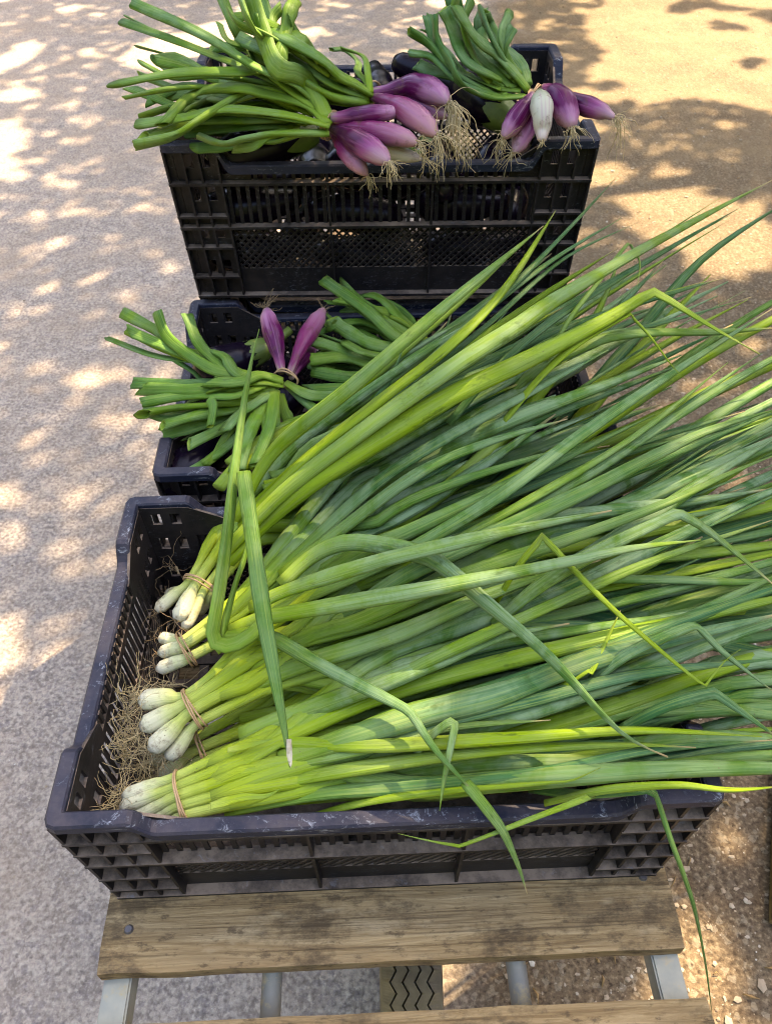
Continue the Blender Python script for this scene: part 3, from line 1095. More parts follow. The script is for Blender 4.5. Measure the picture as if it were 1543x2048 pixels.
def scallion_bunch(key, label, band, zb, ax_px, stalks, ra, rb, mat=None):
    """stalks: list of (bulb px, bulb z, offset across, offset up, radius, further px)"""
    c = at(*band, ZF + zb)
    root = empty('scallion_bunch', Vector((c.x, c.y, c.z - rb)))
    tag(root, label, 'scallions', 'bunches of scallions in the front crate')
    ax = (at(*ax_px, ZF + zb + 0.012) - c).normalized()
    sd = ax.cross(Vector((0, 0, 1))).normalized()
    upv = sd.cross(ax)
    lst = []
    for (bp, bz, oa, ou, r, wb) in stalks:
        b = at(*bp, ZF + bz)
        at_band = c + sd * oa * ra + upv * ou * rb
        out1 = at_band + ax * 0.05 + sd * oa * 0.006
        out2 = at_band + ax * 0.115 + sd * oa * 0.012 + upv * 0.0
        dirn = (at_band - b)
        P = [b, b + dirn * 0.22 + Vector((rnd.gauss(0, .0015), rnd.gauss(0, .0015), 0)), b + dirn * 0.6, at_band, out1, out2]
        pts, L = catmull(P, 26)
        lb = 0.042
        rad, gr, dist = [], [], 0
        for i, q in enumerate(pts):
            if i: dist += (q - pts[i - 1]).length
            k = wb * math.sin(math.pi * min(1, dist / lb) * 0.5 + 0.25) if dist < lb * 0.75 else 0
            rr = r * (0.9 + 0.25 * smooth(0.06, 0.16, dist))
            bb = max(0, 1 - ((dist - 0.013) / 0.026) ** 2) ** 0.7 if abs(dist - 0.013) < 0.026 else 0
            rr = rr + wb * bb * r
            rr *= smooth(-0.004, 0.007, dist) ** 0.6
            rr *= 1 - 0.9 * smooth(0.62, 1.0, i / 25)
            rad.append(max(0.0012, rr))
            gr.append(0.02 + dist / 0.62 + 0.02 * rnd.random())
        g = Geo()
        g.tube(pts, rad, gr, 12, 0.9)
        o = g.build('scallion', SCAL, root)
        o.color = (rnd.uniform(0.1, 0.7), 0.0, rnd.uniform(0.0, 0.3), 1)
        lst.append((o, P))
        axr = (b - P[1]).normalized()
        ab = key in 'AB'
        roots(o, b, axr, rnd.randint(5, 9) if ab else rnd.randint(14, 22), rnd.uniform(0.025, 0.045) if ab else rnd.uniform(0.035, 0.06), mat=ROOTD if ab else ROOT, rad=.00038, spread=0.75, grav=0.25, zmin=CAM_H + ZF - 0.19)
    rubber_band(root, c, ax, ra + 0.0075, rb + 0.0065)
    BUN[key] = (root, [o for o, _ in lst])
    STALK.append((key, lst, ax))
    return root


scallion_bunch('A', 'scallion bunch nearest the back of the front crate, small white bulbs and loose band', (400, 1172), -0.058, (470, 1072),
               [((312, 1222), -.072, -1.0, .1, .0062, .45), ((352, 1240), -.062, -.15, .6, .0072, .55), ((368, 1258), -.072, .6, .25, .0058, .5),
                ((402, 1228), -.10, .95, -.4, .0055, .4), ((372, 1205), -.11, .2, -.8, .006, .4), ((335, 1190), -.11, -.7, -.6, .006, .4)], .0150, .0115)
scallion_bunch('B', 'scallion bunch with dull curved bulbs, second from the back of the crate', (372, 1300), -0.055, (470, 1238),
               [((320, 1276), -.068, -.9, .1, .0062, .35), ((318, 1306), -.064, -.1, .7, .0066, .35), ((314, 1338), -.066, .9, .2, .0066, .4),
                ((345, 1320), -.10, .3, -.7, .006, .3), ((345, 1290), -.10, -.6, -.6, .006, .3)], .0140, .0110)
scallion_bunch('C', 'scallion bunch with clean white bulbs and a wide tan rubber band', (386, 1418), -0.038, (520, 1335),
               [((280, 1398), -.045, -1.0, .25, .0070, .75), ((282, 1455), -.050, -.25, .75, .0074, .55), ((300, 1498), -.055, .35, .55, .0072, .6),
                ((332, 1512), -.068, .95, -.2, .0064, .5), ((340, 1440), -.10, .0, -.8, .007, .4), ((345, 1480), -.10, .7, -.8, .006, .4)], .0160, .0125)
scallion_bunch('E', 'scallion bunch half buried under the white bulbed bunch, shadowed green stalks', (402, 1492), -0.092, (560, 1420),
               [((300, 1525), -.12, -.7, .5, .0062, .4), ((320, 1545), -.12, .4, .6, .0066, .4), ((340, 1560), -.13, 1.0, -.1, .006, .4),
                ((310, 1530), -.14, -.2, -.8, .006, .3)], .0130, .0105)
scallion_bunch('D', 'scallion bunch lying along the front wall of the crate, slim bulbs', (362, 1592), -0.040, (520, 1536),
               [((247, 1592), -.052, -1.0, .45, .0060, .45), ((242, 1616), -.056, -.35, .7, .0060, .45), ((262, 1640), -.062, .2, .75, .0060, .3),
                ((286, 1650), -.066, .65, .4, .0062, .3), ((318, 1662), -.072, 1.05, -.1, .0070, .35), ((300, 1620), -.10, .1, -.8, .006, .3),
                ((280, 1600), -.10, -.8, -.6, .006, .3)], .0175, .0120)


def tone_for(u, deep=0.0):
    r = rnd.random()
    if r < .20: return (rnd.uniform(0, .2), rnd.uniform(.2, .6), rnd.uniform(1.0, 1.5))        # pale with bloom
    if r < .54: return (rnd.uniform(0, .10), rnd.uniform(.6, 1.0), rnd.uniform(.1, .6))       # blue green
    if r < .82: return (rnd.uniform(.1, .4), rnd.uniform(0, .4), rnd.uniform(.1, .8))          # mid green
    return (rnd.uniform(.55, 1.0), 0.0, rnd.uniform(0, .35))                                   # yellow green


def owner(u, deep=False):
    k = 'A' if u < 2.6 else 'B' if u < 5.6 else ('C' if not deep else 'E') if u < 8.7 else 'D'
    return rnd.choice(BUN[k][1])


def filler(u, deep, s0, s1, r, kink=False):
    P = []
    w1, w2 = rnd.gauss(0, 0.4), rnd.gauss(0, 1.25)
    n = 7
    for i in range(n):
        s = lerp(s0, s1, i / (n - 1))
        uu = u + w1 * smooth(0.1, .5, s) + w2 * smooth(.35, 1.0, s) ** 1.4
        uu = max(uu, 0)
        q = guide(uu, s)
        if uu > 11.99: q += (guide(11.9, s) - guide(10.9, s)) * min(0.25, uu - 11.99)
        z = zheap(min(12, max(0, uu)), s) - deep * (0.35 + 0.65 * smooth(0, .4, s)) + 0.018 * noise.noise((u * 3.1, s * 2.3, deep * 40))
        P.append(keep_clear(at(q.x, q.y, ZF + z)))
    leaf_obj(owner(u, deep > .03), P, r, 0.20 + 0.5 * s0, 1.0, tone_for(u, deep), flat=rnd.uniform(.6, .95), nseg=20, r0=0.85, tp=rnd.uniform(2.0, 4.0))


# every stalk divides into a fan of leaves
UR = {'A': (0.2, 2.8), 'B': (2.4, 5.4), 'C': (5.2, 8.6), 'E': (6.0, 9.4), 'D': (8.6, 12.0)}
for key, lst, ax in STALK:
    for j, (o, P0) in enumerate(lst):
        for q in range(4):
            lo, hi = UR[key]
            u = min(11.9, max(0, lerp(lo, hi, (j + .5) / len(lst)) + rnd.gauss(0, .7)))
            deep = (rnd.uniform(0.0, 0.022) if rnd.random() < .5 else rnd.uniform(.022, .065)) + (0.035 if key == 'E' else 0)
            s1 = rnd.uniform(.62, .98) if u < 4.2 else rnd.uniform(.8, 1.3)
            w2 = rnd.gauss(0, 1.0)
            P = [P0[3].lerp(P0[4], .6), P0[4].lerp(P0[5], .5) + Vector((rnd.gauss(0, .003), rnd.gauss(0, .003), rnd.uniform(0, .004)))]
            for i in range(6):
                s_ = lerp(.34, s1, i / 5)
                uu = min(12, max(0, u + w2 * smooth(.3, 1.0, s_) ** 1.4))
                g_ = guide(uu, s_)
                z = zheap(uu, s_) - deep + 0.012 * noise.noise((u * 3.1, s_ * 2.3, deep * 40))
                P.append(keep_clear(at(g_.x, g_.y, ZF + z)))
            leaf_obj(o, P, rnd.uniform(.0062, .0118), .15, 1.0, tone_for(u), flat=rnd.uniform(.6, .95), nseg=26, r0=.6, tp=rnd.uniform(2.2, 4.0))
for i in range(72):
    u = 12.0 * (i + rnd.random()) / 72
    deep = 0.05 + 0.10 * rnd.random()
    s1 = max(.7, rnd.gauss(1.08, 0.17))
    if u < 4.2: s1 = rnd.uniform(.6, .96)
    filler(u, deep, rnd.uniform(0.06, 0.3), min(1.3, s1), rnd.uniform(0.0058, 0.0125))
# slender tips reaching farthest to the right
for i in range(16):
    filler(rnd.uniform(0.3, 9), rnd.uniform(0.01, 0.06), rnd.uniform(.25, .45), rnd.uniform(.80, 1.08), rnd.uniform(.0026, .0045))

YG, MG, BG, PALE = (0.95, 0.0, 0.15), (0.45, 0.1, 0.45), (0.1, 0.8, 0.45), (0.35, 0.2, 1.0)
HERO = [  # owner, pixels, width px, lift, tone
    ('A', [(470, 1040), (545, 905), (700, 775), (880, 620), (1000, 522), (1085, 452)], 34, .030, MG),
    ('A', [(480, 1055), (600, 930), (760, 800), (900, 690), (1010, 575), (1110, 421)], 32, .022, YG),
    ('A', [(560, 1000), (800, 790), (983, 612), (1108, 487), (1229, 357)], 22, .012, BG),
    ('A', [(640, 950), (820, 760), (962, 628), (1108, 517), (1240, 437)], 20, .010, BG),
    ('A', [(660, 950), (840, 765), (985, 640), (1130, 515), (1278, 443)], 16, .006, BG),
    ('A', [(455, 1100), (560, 990), (700, 880), (900, 737), (1025, 658), (1108, 600), (1258, 512), (1379, 446), (1543, 360)], 44, .032, (.6, 0, .75)),
    ('A', [(455, 1120), (520, 1050), (620, 965), (750, 882), (900, 792), (1025, 733), (1150, 671), (1230, 628), (1296, 588), (1318, 590), (1429, 658), (1517, 708)], 54, .028, YG),
    ('A', [(900, 790), (1088, 652), (1192, 583), (1317, 508), (1475, 417)], 20, .016, BG),
    ('A', [(1020, 735), (1150, 700), (1220, 674), (1300, 665), (1430, 664), (1560, 655)], 26, .004, MG),
    ('A', [(1010, 790), (1150, 690), (1250, 632), (1262, 634), (1300, 675), (1345, 735), (1372, 760)], 16, .024, YG),
    ('A', [(1100, 660), (1190, 570), (1252, 490), (1262, 495), (1278, 525), (1272, 580)], 10, .03, MG),
    ('B', [(520, 1240), (600, 1200), (780, 1120), (983, 1000), (1171, 862), (1337, 750), (1543, 617)], 33, .014, (.2, .5, .7)),
    ('B', [(640, 1230), (850, 1130), (1133, 1000), (1300, 915), (1412, 862), (1560, 815)], 42, .020, (.35, .45, .5)),
    ('B', [(600, 1190), (850, 1110), (1058, 1000), (1275, 867), (1454, 725)], 25, .010, MG),
    ('B', [(520, 1180), (620, 1085), (760, 960), (900, 870), (1050, 790), (1215, 700)], 30, .008, (.1, .7, .9)),
    ('B', [(560, 1150), (680, 1060), (830, 950), (960, 890), (1133, 838)], 32, .012, (.2, .4, .8)),
    ('C', [(470, 1350), (620, 1270), (720, 1240), (900, 1160), (1137, 1078), (1330, 1006), (1450, 950), (1560, 905)], 40, .014, (.4, .3, .4)),
    ('C', [(700, 1380), (880, 1310), (1041, 1237), (1281, 1131), (1543, 1040)], 29, .016, MG),
    ('C', [(480, 1470), (640, 1410), (800, 1352), (993, 1276), (1137, 1247)], 46, .010, PALE),
    ('C', [(470, 1385), (600, 1330), (800, 1265), (1000, 1180), (1200, 1120)], 44, .010, (.5, .3, .6)),
    ('D', [(560, 1520), (829, 1434), (993, 1391), (1185, 1319), (1378, 1271), (1570, 1225)], 56, .014, (.0, .75, .7)),
    ('D', [(600, 1530), (850, 1450), (1060, 1400), (1281, 1348), (1560, 1316)], 40, .010, (.05, .9, .4)),
    ('D', [(480, 1512), (560, 1485), (700, 1492), (800, 1490), (1040, 1475), (1281, 1461), (1522, 1473)], 32, .018, YG),
    ('D', [(440, 1560), (560, 1530), (760, 1490), (900, 1455), (1100, 1440)], 34, .012, (.5, .2, .5)),
    ('D', [(420, 1600), (560, 1565), (760, 1530), (1000, 1500), (1250, 1490), (1390, 1495)], 34, .010, (.9, 0, .3)),
    ('D', [(450, 1625), (620, 1590), (850, 1570), (1080, 1545), (1300, 1500), (1545, 1480)], 34, .004, (.05, .6, .3)),
    ('D', [(600, 1600), (900, 1582), (1100, 1565), (1140, 1562), (1200, 1535)], 20, .012, YG),
    ('D', [(1100, 1565), (1350, 1570), (1460, 1580), (1570, 1572)], 20, .012, YG),
    # leaves that lie across the others
    ('B', [(460, 1262), (520, 1238), (700, 1205), (900, 1170), (1100, 1130), (1260, 1097), (1400, 1080)], 42, .052, PALE),
    ('B', [(500, 1215), (580, 1178), (760, 1122), (900, 1088), (1050, 1055), (1222, 1021)], 40, .050, (.45, .1, .95)),
    ('B', [(560, 1170), (620, 1115), (685, 1086), (760, 1090), (850, 1112), (895, 1140), (959, 1195), (1089, 1306), (1214, 1440), (1270, 1485), (1334, 1514)], 42, .034, (.15, .35, .9)),
    ('C', [(430, 1300), (480, 1268), (545, 1276), (640, 1330), (800, 1412), (822, 1428), (870, 1500), (960, 1600)], 38, .036, (.2, .4, .85)),
    ('D', [(820, 1482), (895, 1446), (908, 1450), (903, 1480), (887, 1560), (878, 1622)], 20, .030, PALE),
    ('B', [(1000, 1150), (1080, 1080), (1092, 1082), (1200, 1195), (1300, 1285), (1402, 1368), (1412, 1366), (1450, 1320), (1480, 1298)], 17, .036, YG),
    ('C', [(993, 1198), (1185, 1107), (1345, 1030), (1362, 1030), (1426, 1070), (1560, 1182)], 32, .030, PALE),
    ('C', [(1185, 1323), (1300, 1285), (1380, 1253), (1396, 1256), (1450, 1309), (1560, 1395)], 28, .028, (.1, .6, .8)),
    ('D', [(1260, 1410), (1420, 1388), (1440, 1395), (1560, 1480)], 26, .020, BG),
    ('C', [(1080, 1380), (1175, 1340), (1185, 1335), (1240, 1220)], 16, .018, YG)]
for (ow, pp, w, lift, tn) in HERO:
    P = pxl(pp, lift)
    if pp[0][0] > 560:                       # comes up from between the others
        P[0].z -= 0.040
        P.insert(1, P[0].lerp(P[1], .45) + Vector((0, 0, 0.010)))
    mid = P[len(P) // 2]
    tn = tuple(min(1, max(0, t + rnd.uniform(-.06, .06))) for t in tn)
    last = pp[-1]
    g0 = 0.24 if pp[0][0] < 620 else 0.45
    leaf_obj(rnd.choice(BUN[ow][1]), P, w * 0.5 * mpp(mid), g0, 1.0, tn, flat=.62, nseg=34, r0=.8, tp=2.8 if len(pp) < 8 else 2.0, ns=12)

# leaves with heights of their own
ZP = ZF


def special(ow, pz, w, tn, **kw):
    P = [at(x, y_, ZF + z) for x, y_, z in pz]
    leaf_obj(rnd.choice(BUN[ow][1]), P, w * .5 * mpp(P[len(P) // 2]), kw.pop('g0', .3), kw.pop('g1', 1.0), tn, nseg=40, ns=12, **kw)


# the one hanging over the front rim
special('C', [(930, 1565, .040), (960, 1602, .046), (1000, 1655, .030), (1022, 1700, .012), (1040, 1745, -.006), (1053, 1788, -.022)], 26, (.3, .3, .5), g0=.6, flat=.5, r0=.95, tp=2.0)
# folded straight leaf pointing to the front
special('A', [(487, 945, .114), (489, 965, .112), (505, 1080, .092), (525, 1220, .078), (550, 1360, .050), (570, 1470, .030), (579, 1535, .016)], 34, (.25, .35, .3), g0=.45, flat=.5, r0=.95, tp=4.0)
special('A', [(577, 1478, .031), (578, 1505, .026), (581, 1535, .018)], 13, (.0, .0, .0), g0=.0, g1=.03, flat=.4, r0=.8, tp=4.0)
# leaf that doubles back and stands up over the rear wall
special('B', [(540, 1232, .028), (490, 1278, .030), (452, 1292, .026), (428, 1282, .030), (425, 1262, .036), (440, 1170, .056), (455, 1060, .082), (470, 930, .110), (490, 790, .140), (504, 715, .155), (518, 658, .165)], 31, (.3, .2, .3), g0=.3, flat=.6, r0=1.0, tp=2.4)
special('B', [(500, 1262, .020), (455, 1270, .022), (446, 1262, .026), (470, 1170, .045), (490, 1110, .058), (500, 1040, .075)], 22, (.4, .1, .2), g0=.3, flat=.6, r0=1.0, tp=3)
# small bent leaf over the front wall
special('D', [(1235, 1572, -.01), (1185, 1590, .012), (1145, 1606, .030), (1050, 1642, .030), (930, 1688, .020), (908, 1690, .020), (860, 1682, .016), (795, 1667, .010)], 16, (.7, .0, .4), g0=.6, flat=.5, r0=1.0, tp=2)
# long leaf hanging to the ground side
special('D', [(1060, 1578, -.035), (1160, 1588, .004), (1260, 1582, .018), (1300, 1578, .022), (1310, 1590, .020), (1339, 1677, -.01), (1366, 1750, -.05), (1388, 1820, -.09), (1408, 1920, -.15), (1418, 1993, -.19), (1424, 2046, -.22)], 24, (.25, .6, .2), g0=.5, flat=.45, r0=.9, tp=2.4)
# papery skin peeling on the front bunch
for pz, w in (([(420, 1612, -.018), (480, 1595, -.012), (530, 1592, -.010), (560, 1578, -.008)], 20), ([(455, 1500, -.01), (500, 1490, -.004), (545, 1478, .0)], 16)):
    special('D', pz, w, (.1, .2, 1.0), g0=.13, g1=.3, flat=.16, name='leaf_sheath', tp=2)

# dense mat of dry roots against the left wall: belongs to the bunches C and D
for (px_, py_, z, key, n) in ((262, 1388, -.055, 'C', 26), (252, 1430, -.060, 'C', 30), (268, 1475, -.065, 'C', 28), (285, 1530, -.085, 'E', 26),
                              (250, 1510, -.075, 'D', 22), (240, 1575, -.080, 'D', 16), (345, 1372, -.075, 'C', 16),
                              (310, 1580, -.10, 'E', 14), (350, 1140, -.085, 'A', 9), (318, 1262, -.095, 'B', 9)):
    p = at(px_, py_, ZF + z)
    roots(BUN[key][1][0], p, Vector((rnd.uniform(-.2, .3), rnd.uniform(-.3, .3), 0)), n, 0.062, .00036, ROOT if key not in 'AB' else ROOTD, spread=.8, grav=0.02, curl=.6, seg=10, zmin=CAM_H + ZF - 0.16)


# ---- purple onions
def onion_bunch(label, band, zb, ax_px, rim, ra, rb, ax_dz=0.0):
    c = at(*band, rim + zb)
    root = empty('onion_bunch', Vector((c.x, c.y, c.z - rb)))
    tag(root, label, 'onions', 'bunches of purple onions')
    ax = at(*ax_px, rim + zb + ax_dz) - c
    rubber_band(root, c, ax, ra, rb)
    return root


def bulb(parent, pz, w, mat, rim, nroot=20, rlen=0.035, prof=None, rgrav=0.6, rootmat=None):
    """pz: (px, py, z above the rim) from the root end to the neck"""
    P = [at(x, y_, rim + z) for x, y_, z in pz]
    pts, L = catmull(P, 22)
    R0 = w * .44 * mpp(P[len(P) // 2])
    prof = prof or [(0, .12), (.04, .42), (.14, .78), (.32, 1.0), (.5, .94), (.7, .66), (.85, .45), (1, .34)]
    rad = []
    for i in range(len(pts)):
        t = i / (len(pts) - 1)
        for (a, ra_), (b, rb_) in zip(prof, prof[1:]):
            if a <= t <= b:
                rad.append(R0 * lerp(ra_, rb_, smooth(0, 1, (t - a) / (b - a))))
                break
    g = Geo()
    g.tube(pts, rad, [i / 21 for i in range(22)], 18, .95)
    o = g.build('onion', mat, parent)
    if nroot: roots(o, pts[0], (pts[0] - pts[2]).normalized(), nroot, rlen, .00045, rootmat or ROOT, spread=.55, grav=rgrav, curl=.45)
    return o


def cutleaf(parent, pz, w, tn, rim, g0=.35, g1=.9, flat=.55, cut=True, r0=.85, tp=2.5):
    n = len(pz)
    P = [at(x + (rnd.gauss(0, 5) if i > 1 else 0), y_ + (rnd.gauss(0, 5) if i > 1 else 0), rim + z + (rnd.gauss(0, .003) if i > 1 else 0)) for i, (x, y_, z) in enumerate(pz)]
    P[-1] = P[-2].lerp(P[-1], rnd.uniform(.8, 1.12))
    leaf_obj(parent, P, w * rnd.uniform(.40, .54) * mpp(P[n // 2]), g0, g1, tn, flat=rnd.uniform(.26, .62), nseg=24, cut=cut, mat=ONLEAF, r0=r0, tp=tp, ns=12, twist=rnd.uniform(-1.1, 1.1))


def fill_leaves(owners, rows, rim, n, dz=(-.03, -.004), wk=(.55, .85), tone=None, g=(.35, .9)):
    """more leaves of the same bunch, lying between and under the listed ones"""
    def res(pz, k=6):
        v, _ = catmull([Vector(p) for p in pz], k)
        return v
    for i in range(n):
        a, b = rnd.choice(rows), rnd.choice(rows)
        A, B = res(a[0]), res(b[0])
        if (A[-1] - B[-1]).length > 260: B = A
        t = rnd.uniform(.2, .8)
        off = Vector((rnd.gauss(0, 14), rnd.gauss(0, 10), 0))
        d = rnd.uniform(*dz)
        pz = [tuple(x.lerp(y_, t) + off * (j / 5) + Vector((0, 0, d * smooth(0, .5, j / 5)))) for j, (x, y_) in enumerate(zip(A, B))]
        cutleaf(rnd.choice(owners), pz, min(30, lerp(a[1], b[1], t)) * rnd.uniform(*wk), tone() if tone else OT(rnd.choice((.05, .2, .4, .7))), rim, *g)


def OT(y_=None):
    return (rnd.uniform(.1, .5) if y_ is None else y_, rnd.uniform(0, .35), rnd.uniform(.1, .6))


# rear crate, left bunch
zr = ZR
b1 = onion_bunch('purple onion bunch at left front of the rear crate, long cut leaves pointing left', (659, 250), .030, (560, 215), zr, .0215, .017, .01)
o1 = bulb(b1, [(806, 222, .055), (770, 226, .054), (720, 232, .046), (662, 236, .042)], 46, BULB, zr, 10, .02, [(0, .2), (.05, .4), (.2, .75), (.45, 1), (.7, .9), (.88, .62), (1, .5)])
o2 = bulb(b1, [(836, 288, .036), (800, 274, .038), (740, 262, .036), (665, 248, .032)], 52, BULBP, zr, 22, .035)
o3 = bulb(b1, [(778, 325, .022), (750, 305, .026), (705, 278, .030), (662, 256, .026)], 60, BULBD, zr, 22, .038)
o4 = bulb(b1, [(735, 352, -.008), (720, 335, .0), (690, 302, .008), (662, 264, .016)], 44, BULBP, zr, 12, .03)
o5 = bulb(b1, [(845, 318, .006), (800, 308, .010), (740, 286, .016), (672, 258, .02)], 40, BULBW, zr, 16, .03)
R1 = (
    ([(664, 233, .042), (589, 187, .062), (523, 144, .085), (472, 134, .092), (356, 146, .090), (247, 163, .080)], 30, .35),
    ([(640, 215, .046), (590, 170, .075), (511, 128, .095), (400, 70, .115), (276, 14, .135)], 30, .2),
    ([(620, 205, .040), (520, 150, .078), (433, 120, .092), (345, 78, .105), (256, 44, .115)], 22, .15),
    ([(655, 248, .040), (612, 210, .052), (534, 175, .068), (484, 171, .072), (394, 198, .062), (325, 236, .050)], 24, .75),
    ([(600, 205, .050), (525, 178, .066), (480, 190, .062), (394, 241, .048), (340, 268, .040), (282, 290, .034)], 28, .55),
    ([(659, 252, .038), (569, 229, .050), (453, 218, .054), (370, 228, .048), (278, 246, .040)], 32, .5),
    ([(655, 266, .028), (600, 266, .032), (538, 268, .032), (490, 272, .026), (441, 284, .018), (395, 270, .012)], 27, .55),
    ([(600, 262, .026), (538, 272, .026), (510, 290, .016), (470, 302, .010)], 22, .4),
    ([(610, 190, .050), (520, 165, .058), (420, 150, .064), (340, 155, .066), (275, 132, .070)], 26, .3),
    ([(560, 190, .040), (450, 165, .052), (360, 130, .064), (310, 120, .070)], 22, .2),
    ([(560, 220, .030), (450, 195, .040), (360, 175, .044), (288, 210, .040)], 24, .25),
    ([(560, 225, .026), (460, 205, .032), (380, 195, .034), (306, 190, .032)], 24, .3),
    ([(560, 235, .020), (460, 225, .026), (380, 215, .028), (280, 182, .036)], 24, .3),
    ([(580, 240, .018), (480, 240, .018), (400, 245, .016), (330, 225, .014)], 26, .2),
    ([(600, 250, .012), (500, 252, .010), (430, 262, .004), (370, 262, .0)], 26, .1),
    ([(600, 262, .008), (520, 280, .004), (450, 296, -.004), (400, 292, -.008)], 24, .1),
    ([(655, 240, .040), (620, 171, .070), (580, 145, .088), (548, 122, .100), (525, 60, .130), (500, -15, .165)], 40, .55),
    ([(600, 165, .070), (560, 140, .090), (558, 110, .110), (570, 60, .125), (575, 22, .135), (592, -5, .140)], 26, .6),
    ([(590, 155, .070), (540, 135, .090), (535, 90, .115), (505, 50, .135), (480, -10, .16)], 30, .4))
for pz, w, y_ in R1:
    cutleaf(rnd.choice((o1, o2, o3)), pz, w, OT(y_), zr)
fill_leaves((o1, o2, o3), R1, zr, 26)

# rear crate, bunch behind
b2 = onion_bunch('purple onion bunch behind the left one, large bulb and thick root tassel', (740, 186), .052, (680, 146), zr, .0165, .015, .01)
p1 = bulb(b2, [(896, 206, .064), (870, 186, .068), (825, 172, .066), (775, 182, .060), (735, 186, .056)], 62, BULB, zr, 44, .075, rgrav=1.3)
p2 = bulb(b2, [(872, 272, .046), (845, 245, .052), (800, 216, .056), (740, 190, .052)], 58, BULBP, zr, 30, .05, rgrav=1.2)
p3 = bulb(b2, [(895, 235, .040), (860, 218, .046), (800, 200, .046), (742, 192, .044)], 46, BULB, zr, 46, .075, rgrav=1.3)
R2 = (
    ([(742, 188, .056), (706, 165, .072), (678, 144, .086), (640, 118, .100), (577, 78, .118), (520, 62, .12)], 38, .1),
    ([(735, 196, .050), (667, 170, .070), (610, 130, .090), (540, 100, .100), (470, 72, .105)], 34, .15),
    ([(733, 204, .046), (667, 194, .058), (600, 160, .074), (550, 125, .084), (510, 110, .09)], 34, .3),
    ([(740, 200, .044), (700, 206, .046), (660, 208, .050), (600, 190, .054), (560, 170, .06)], 32, .6),
    ([(660, 150, .080), (600, 110, .100), (540, 70, .120), (490, 45, .130), (465, 25, .135)], 30, .3),
    ([(640, 125, .095), (610, 90, .110), (590, 55, .125), (585, 40, .13)], 24, .1),
    ([(700, 165, .066), (640, 150, .07), (590, 120, .08), (520, 95, .09), (425, 95, .09)], 28, .1),
    ([(740, 185, .060), (735, 150, .075), (715, 110, .085), (690, 96, .09)], 18, .5),
    ([(650, 130, .09), (560, 60, .12), (500, 40, .13), (455, 40, .13)], 24, .35))
for pz, w, y_ in R2:
    cutleaf(rnd.choice((p1, p2, p3)), pz, w, OT(y_), zr)
fill_leaves((p1, p2, p3), R2, zr, 16)

# rear crate, right bunch
b3 = onion_bunch('purple and white onion bunch at the right of the rear crate, blue green leaves', (1062, 190), .050, (1010, 150), zr, .0175, .015, .02)
q1 = bulb(b3, [(1004, 276, .022), (1018, 258, .030), (1042, 222, .046), (1064, 190, .056)], 50, BULB, zr, 26, .036, [(0, .2), (.06, .5), (.2, .85), (.38, 1), (.6, .9), (.8, .6), (1, .4)])
q2 = bulb(b3, [(1082, 282, .036), (1083, 262, .042), (1083, 222, .060), (1078, 186, .060)], 54, BULBW, zr, 8, .012, [(0, .2), (.06, .45), (.25, .8), (.5, 1), (.72, .88), (.88, .55), (1, .4)])
q3 = bulb(b3, [(1142, 254, .034), (1135, 236, .040), (1118, 200, .052), (1085, 178, .054)], 66, BULB, zr, 24, .036, [(0, .25), (.06, .5), (.22, .85), (.45, 1), (.68, .88), (.86, .6), (1, .4)])
q4 = bulb(b3, [(1228, 236, .044), (1205, 224, .046), (1160, 208, .046), (1090, 184, .046)], 48, BULBD, zr, 18, .034, [(0, .15), (.06, .4), (.2, .8), (.38, 1), (.6, .85), (.8, .5), (1, .35)])
q5 = bulb(b3, [(1026, 306, .004), (1036, 290, .010), (1052, 250, .026), (1068, 196, .040)], 48, BULB, zr, 14, .03)
roots(q4, at(1240, 236, zr + .044), Vector((.2, -.2, -1)), 7, .075, .0004, ROOT, spread=.3, grav=1.5, curl=.25)
R3 = (
    ([(1050, 192, .052), (980, 194, .056), (930, 165, .074), (894, 126, .094), (872, 80, .112), (870, 20, .14)], 34, .1, .5),
    ([(1000, 196, .052), (920, 165, .072), (870, 120, .092), (828, 100, .10)], 30, .1, .6),
    ([(990, 190, .052), (915, 150, .078), (865, 95, .105), (826, 66, .118)], 30, .1, .5),
    ([(960, 180, .058), (900, 150, .072), (860, 138, .076), (836, 122, .08)], 26, .1, .6),
    ([(1055, 180, .056), (1023, 140, .078), (988, 113, .096), (950, 70, .118), (918, 22, .145)], 34, .3, .4),
    ([(1000, 160, .07), (930, 120, .095), (905, 60, .12), (890, 10, .145)], 28, .2, .5),
    ([(980, 165, .066), (930, 110, .095), (912, 50, .125), (908, -10, .155)], 30, .55, .2),
    ([(975, 160, .066), (945, 110, .095), (925, 50, .125), (935, -8, .15)], 24, .35, .3),
    ([(1030, 150, .07), (1000, 108, .095), (980, 70, .112), (960, 22, .135)], 28, .1, .6),
    ([(1040, 150, .07), (1012, 112, .09), (1000, 70, .11), (1008, 32, .125)], 22, .2, .3),
    ([(1045, 155, .066), (1010, 120, .084), (1008, 90, .10), (1026, 42, .12)], 26, .3, .4),
    ([(1050, 170, .06), (1035, 130, .076), (1010, 108, .085), (985, 106, .085)], 34, .25, .7),
    ([(1040, 180, .056), (990, 170, .06), (960, 140, .07), (945, 100, .09)], 30, .5, .3))
for pz, w, y_, bl in R3:
    cutleaf(rnd.choice((q1, q2, q3)), pz, w, (y_, bl, rnd.uniform(.3, .8)), zr)
fill_leaves((q1, q2, q3), R3, zr, 16, tone=lambda: (rnd.uniform(0, .3), rnd.uniform(.3, .8), rnd.uniform(.3, .8)))

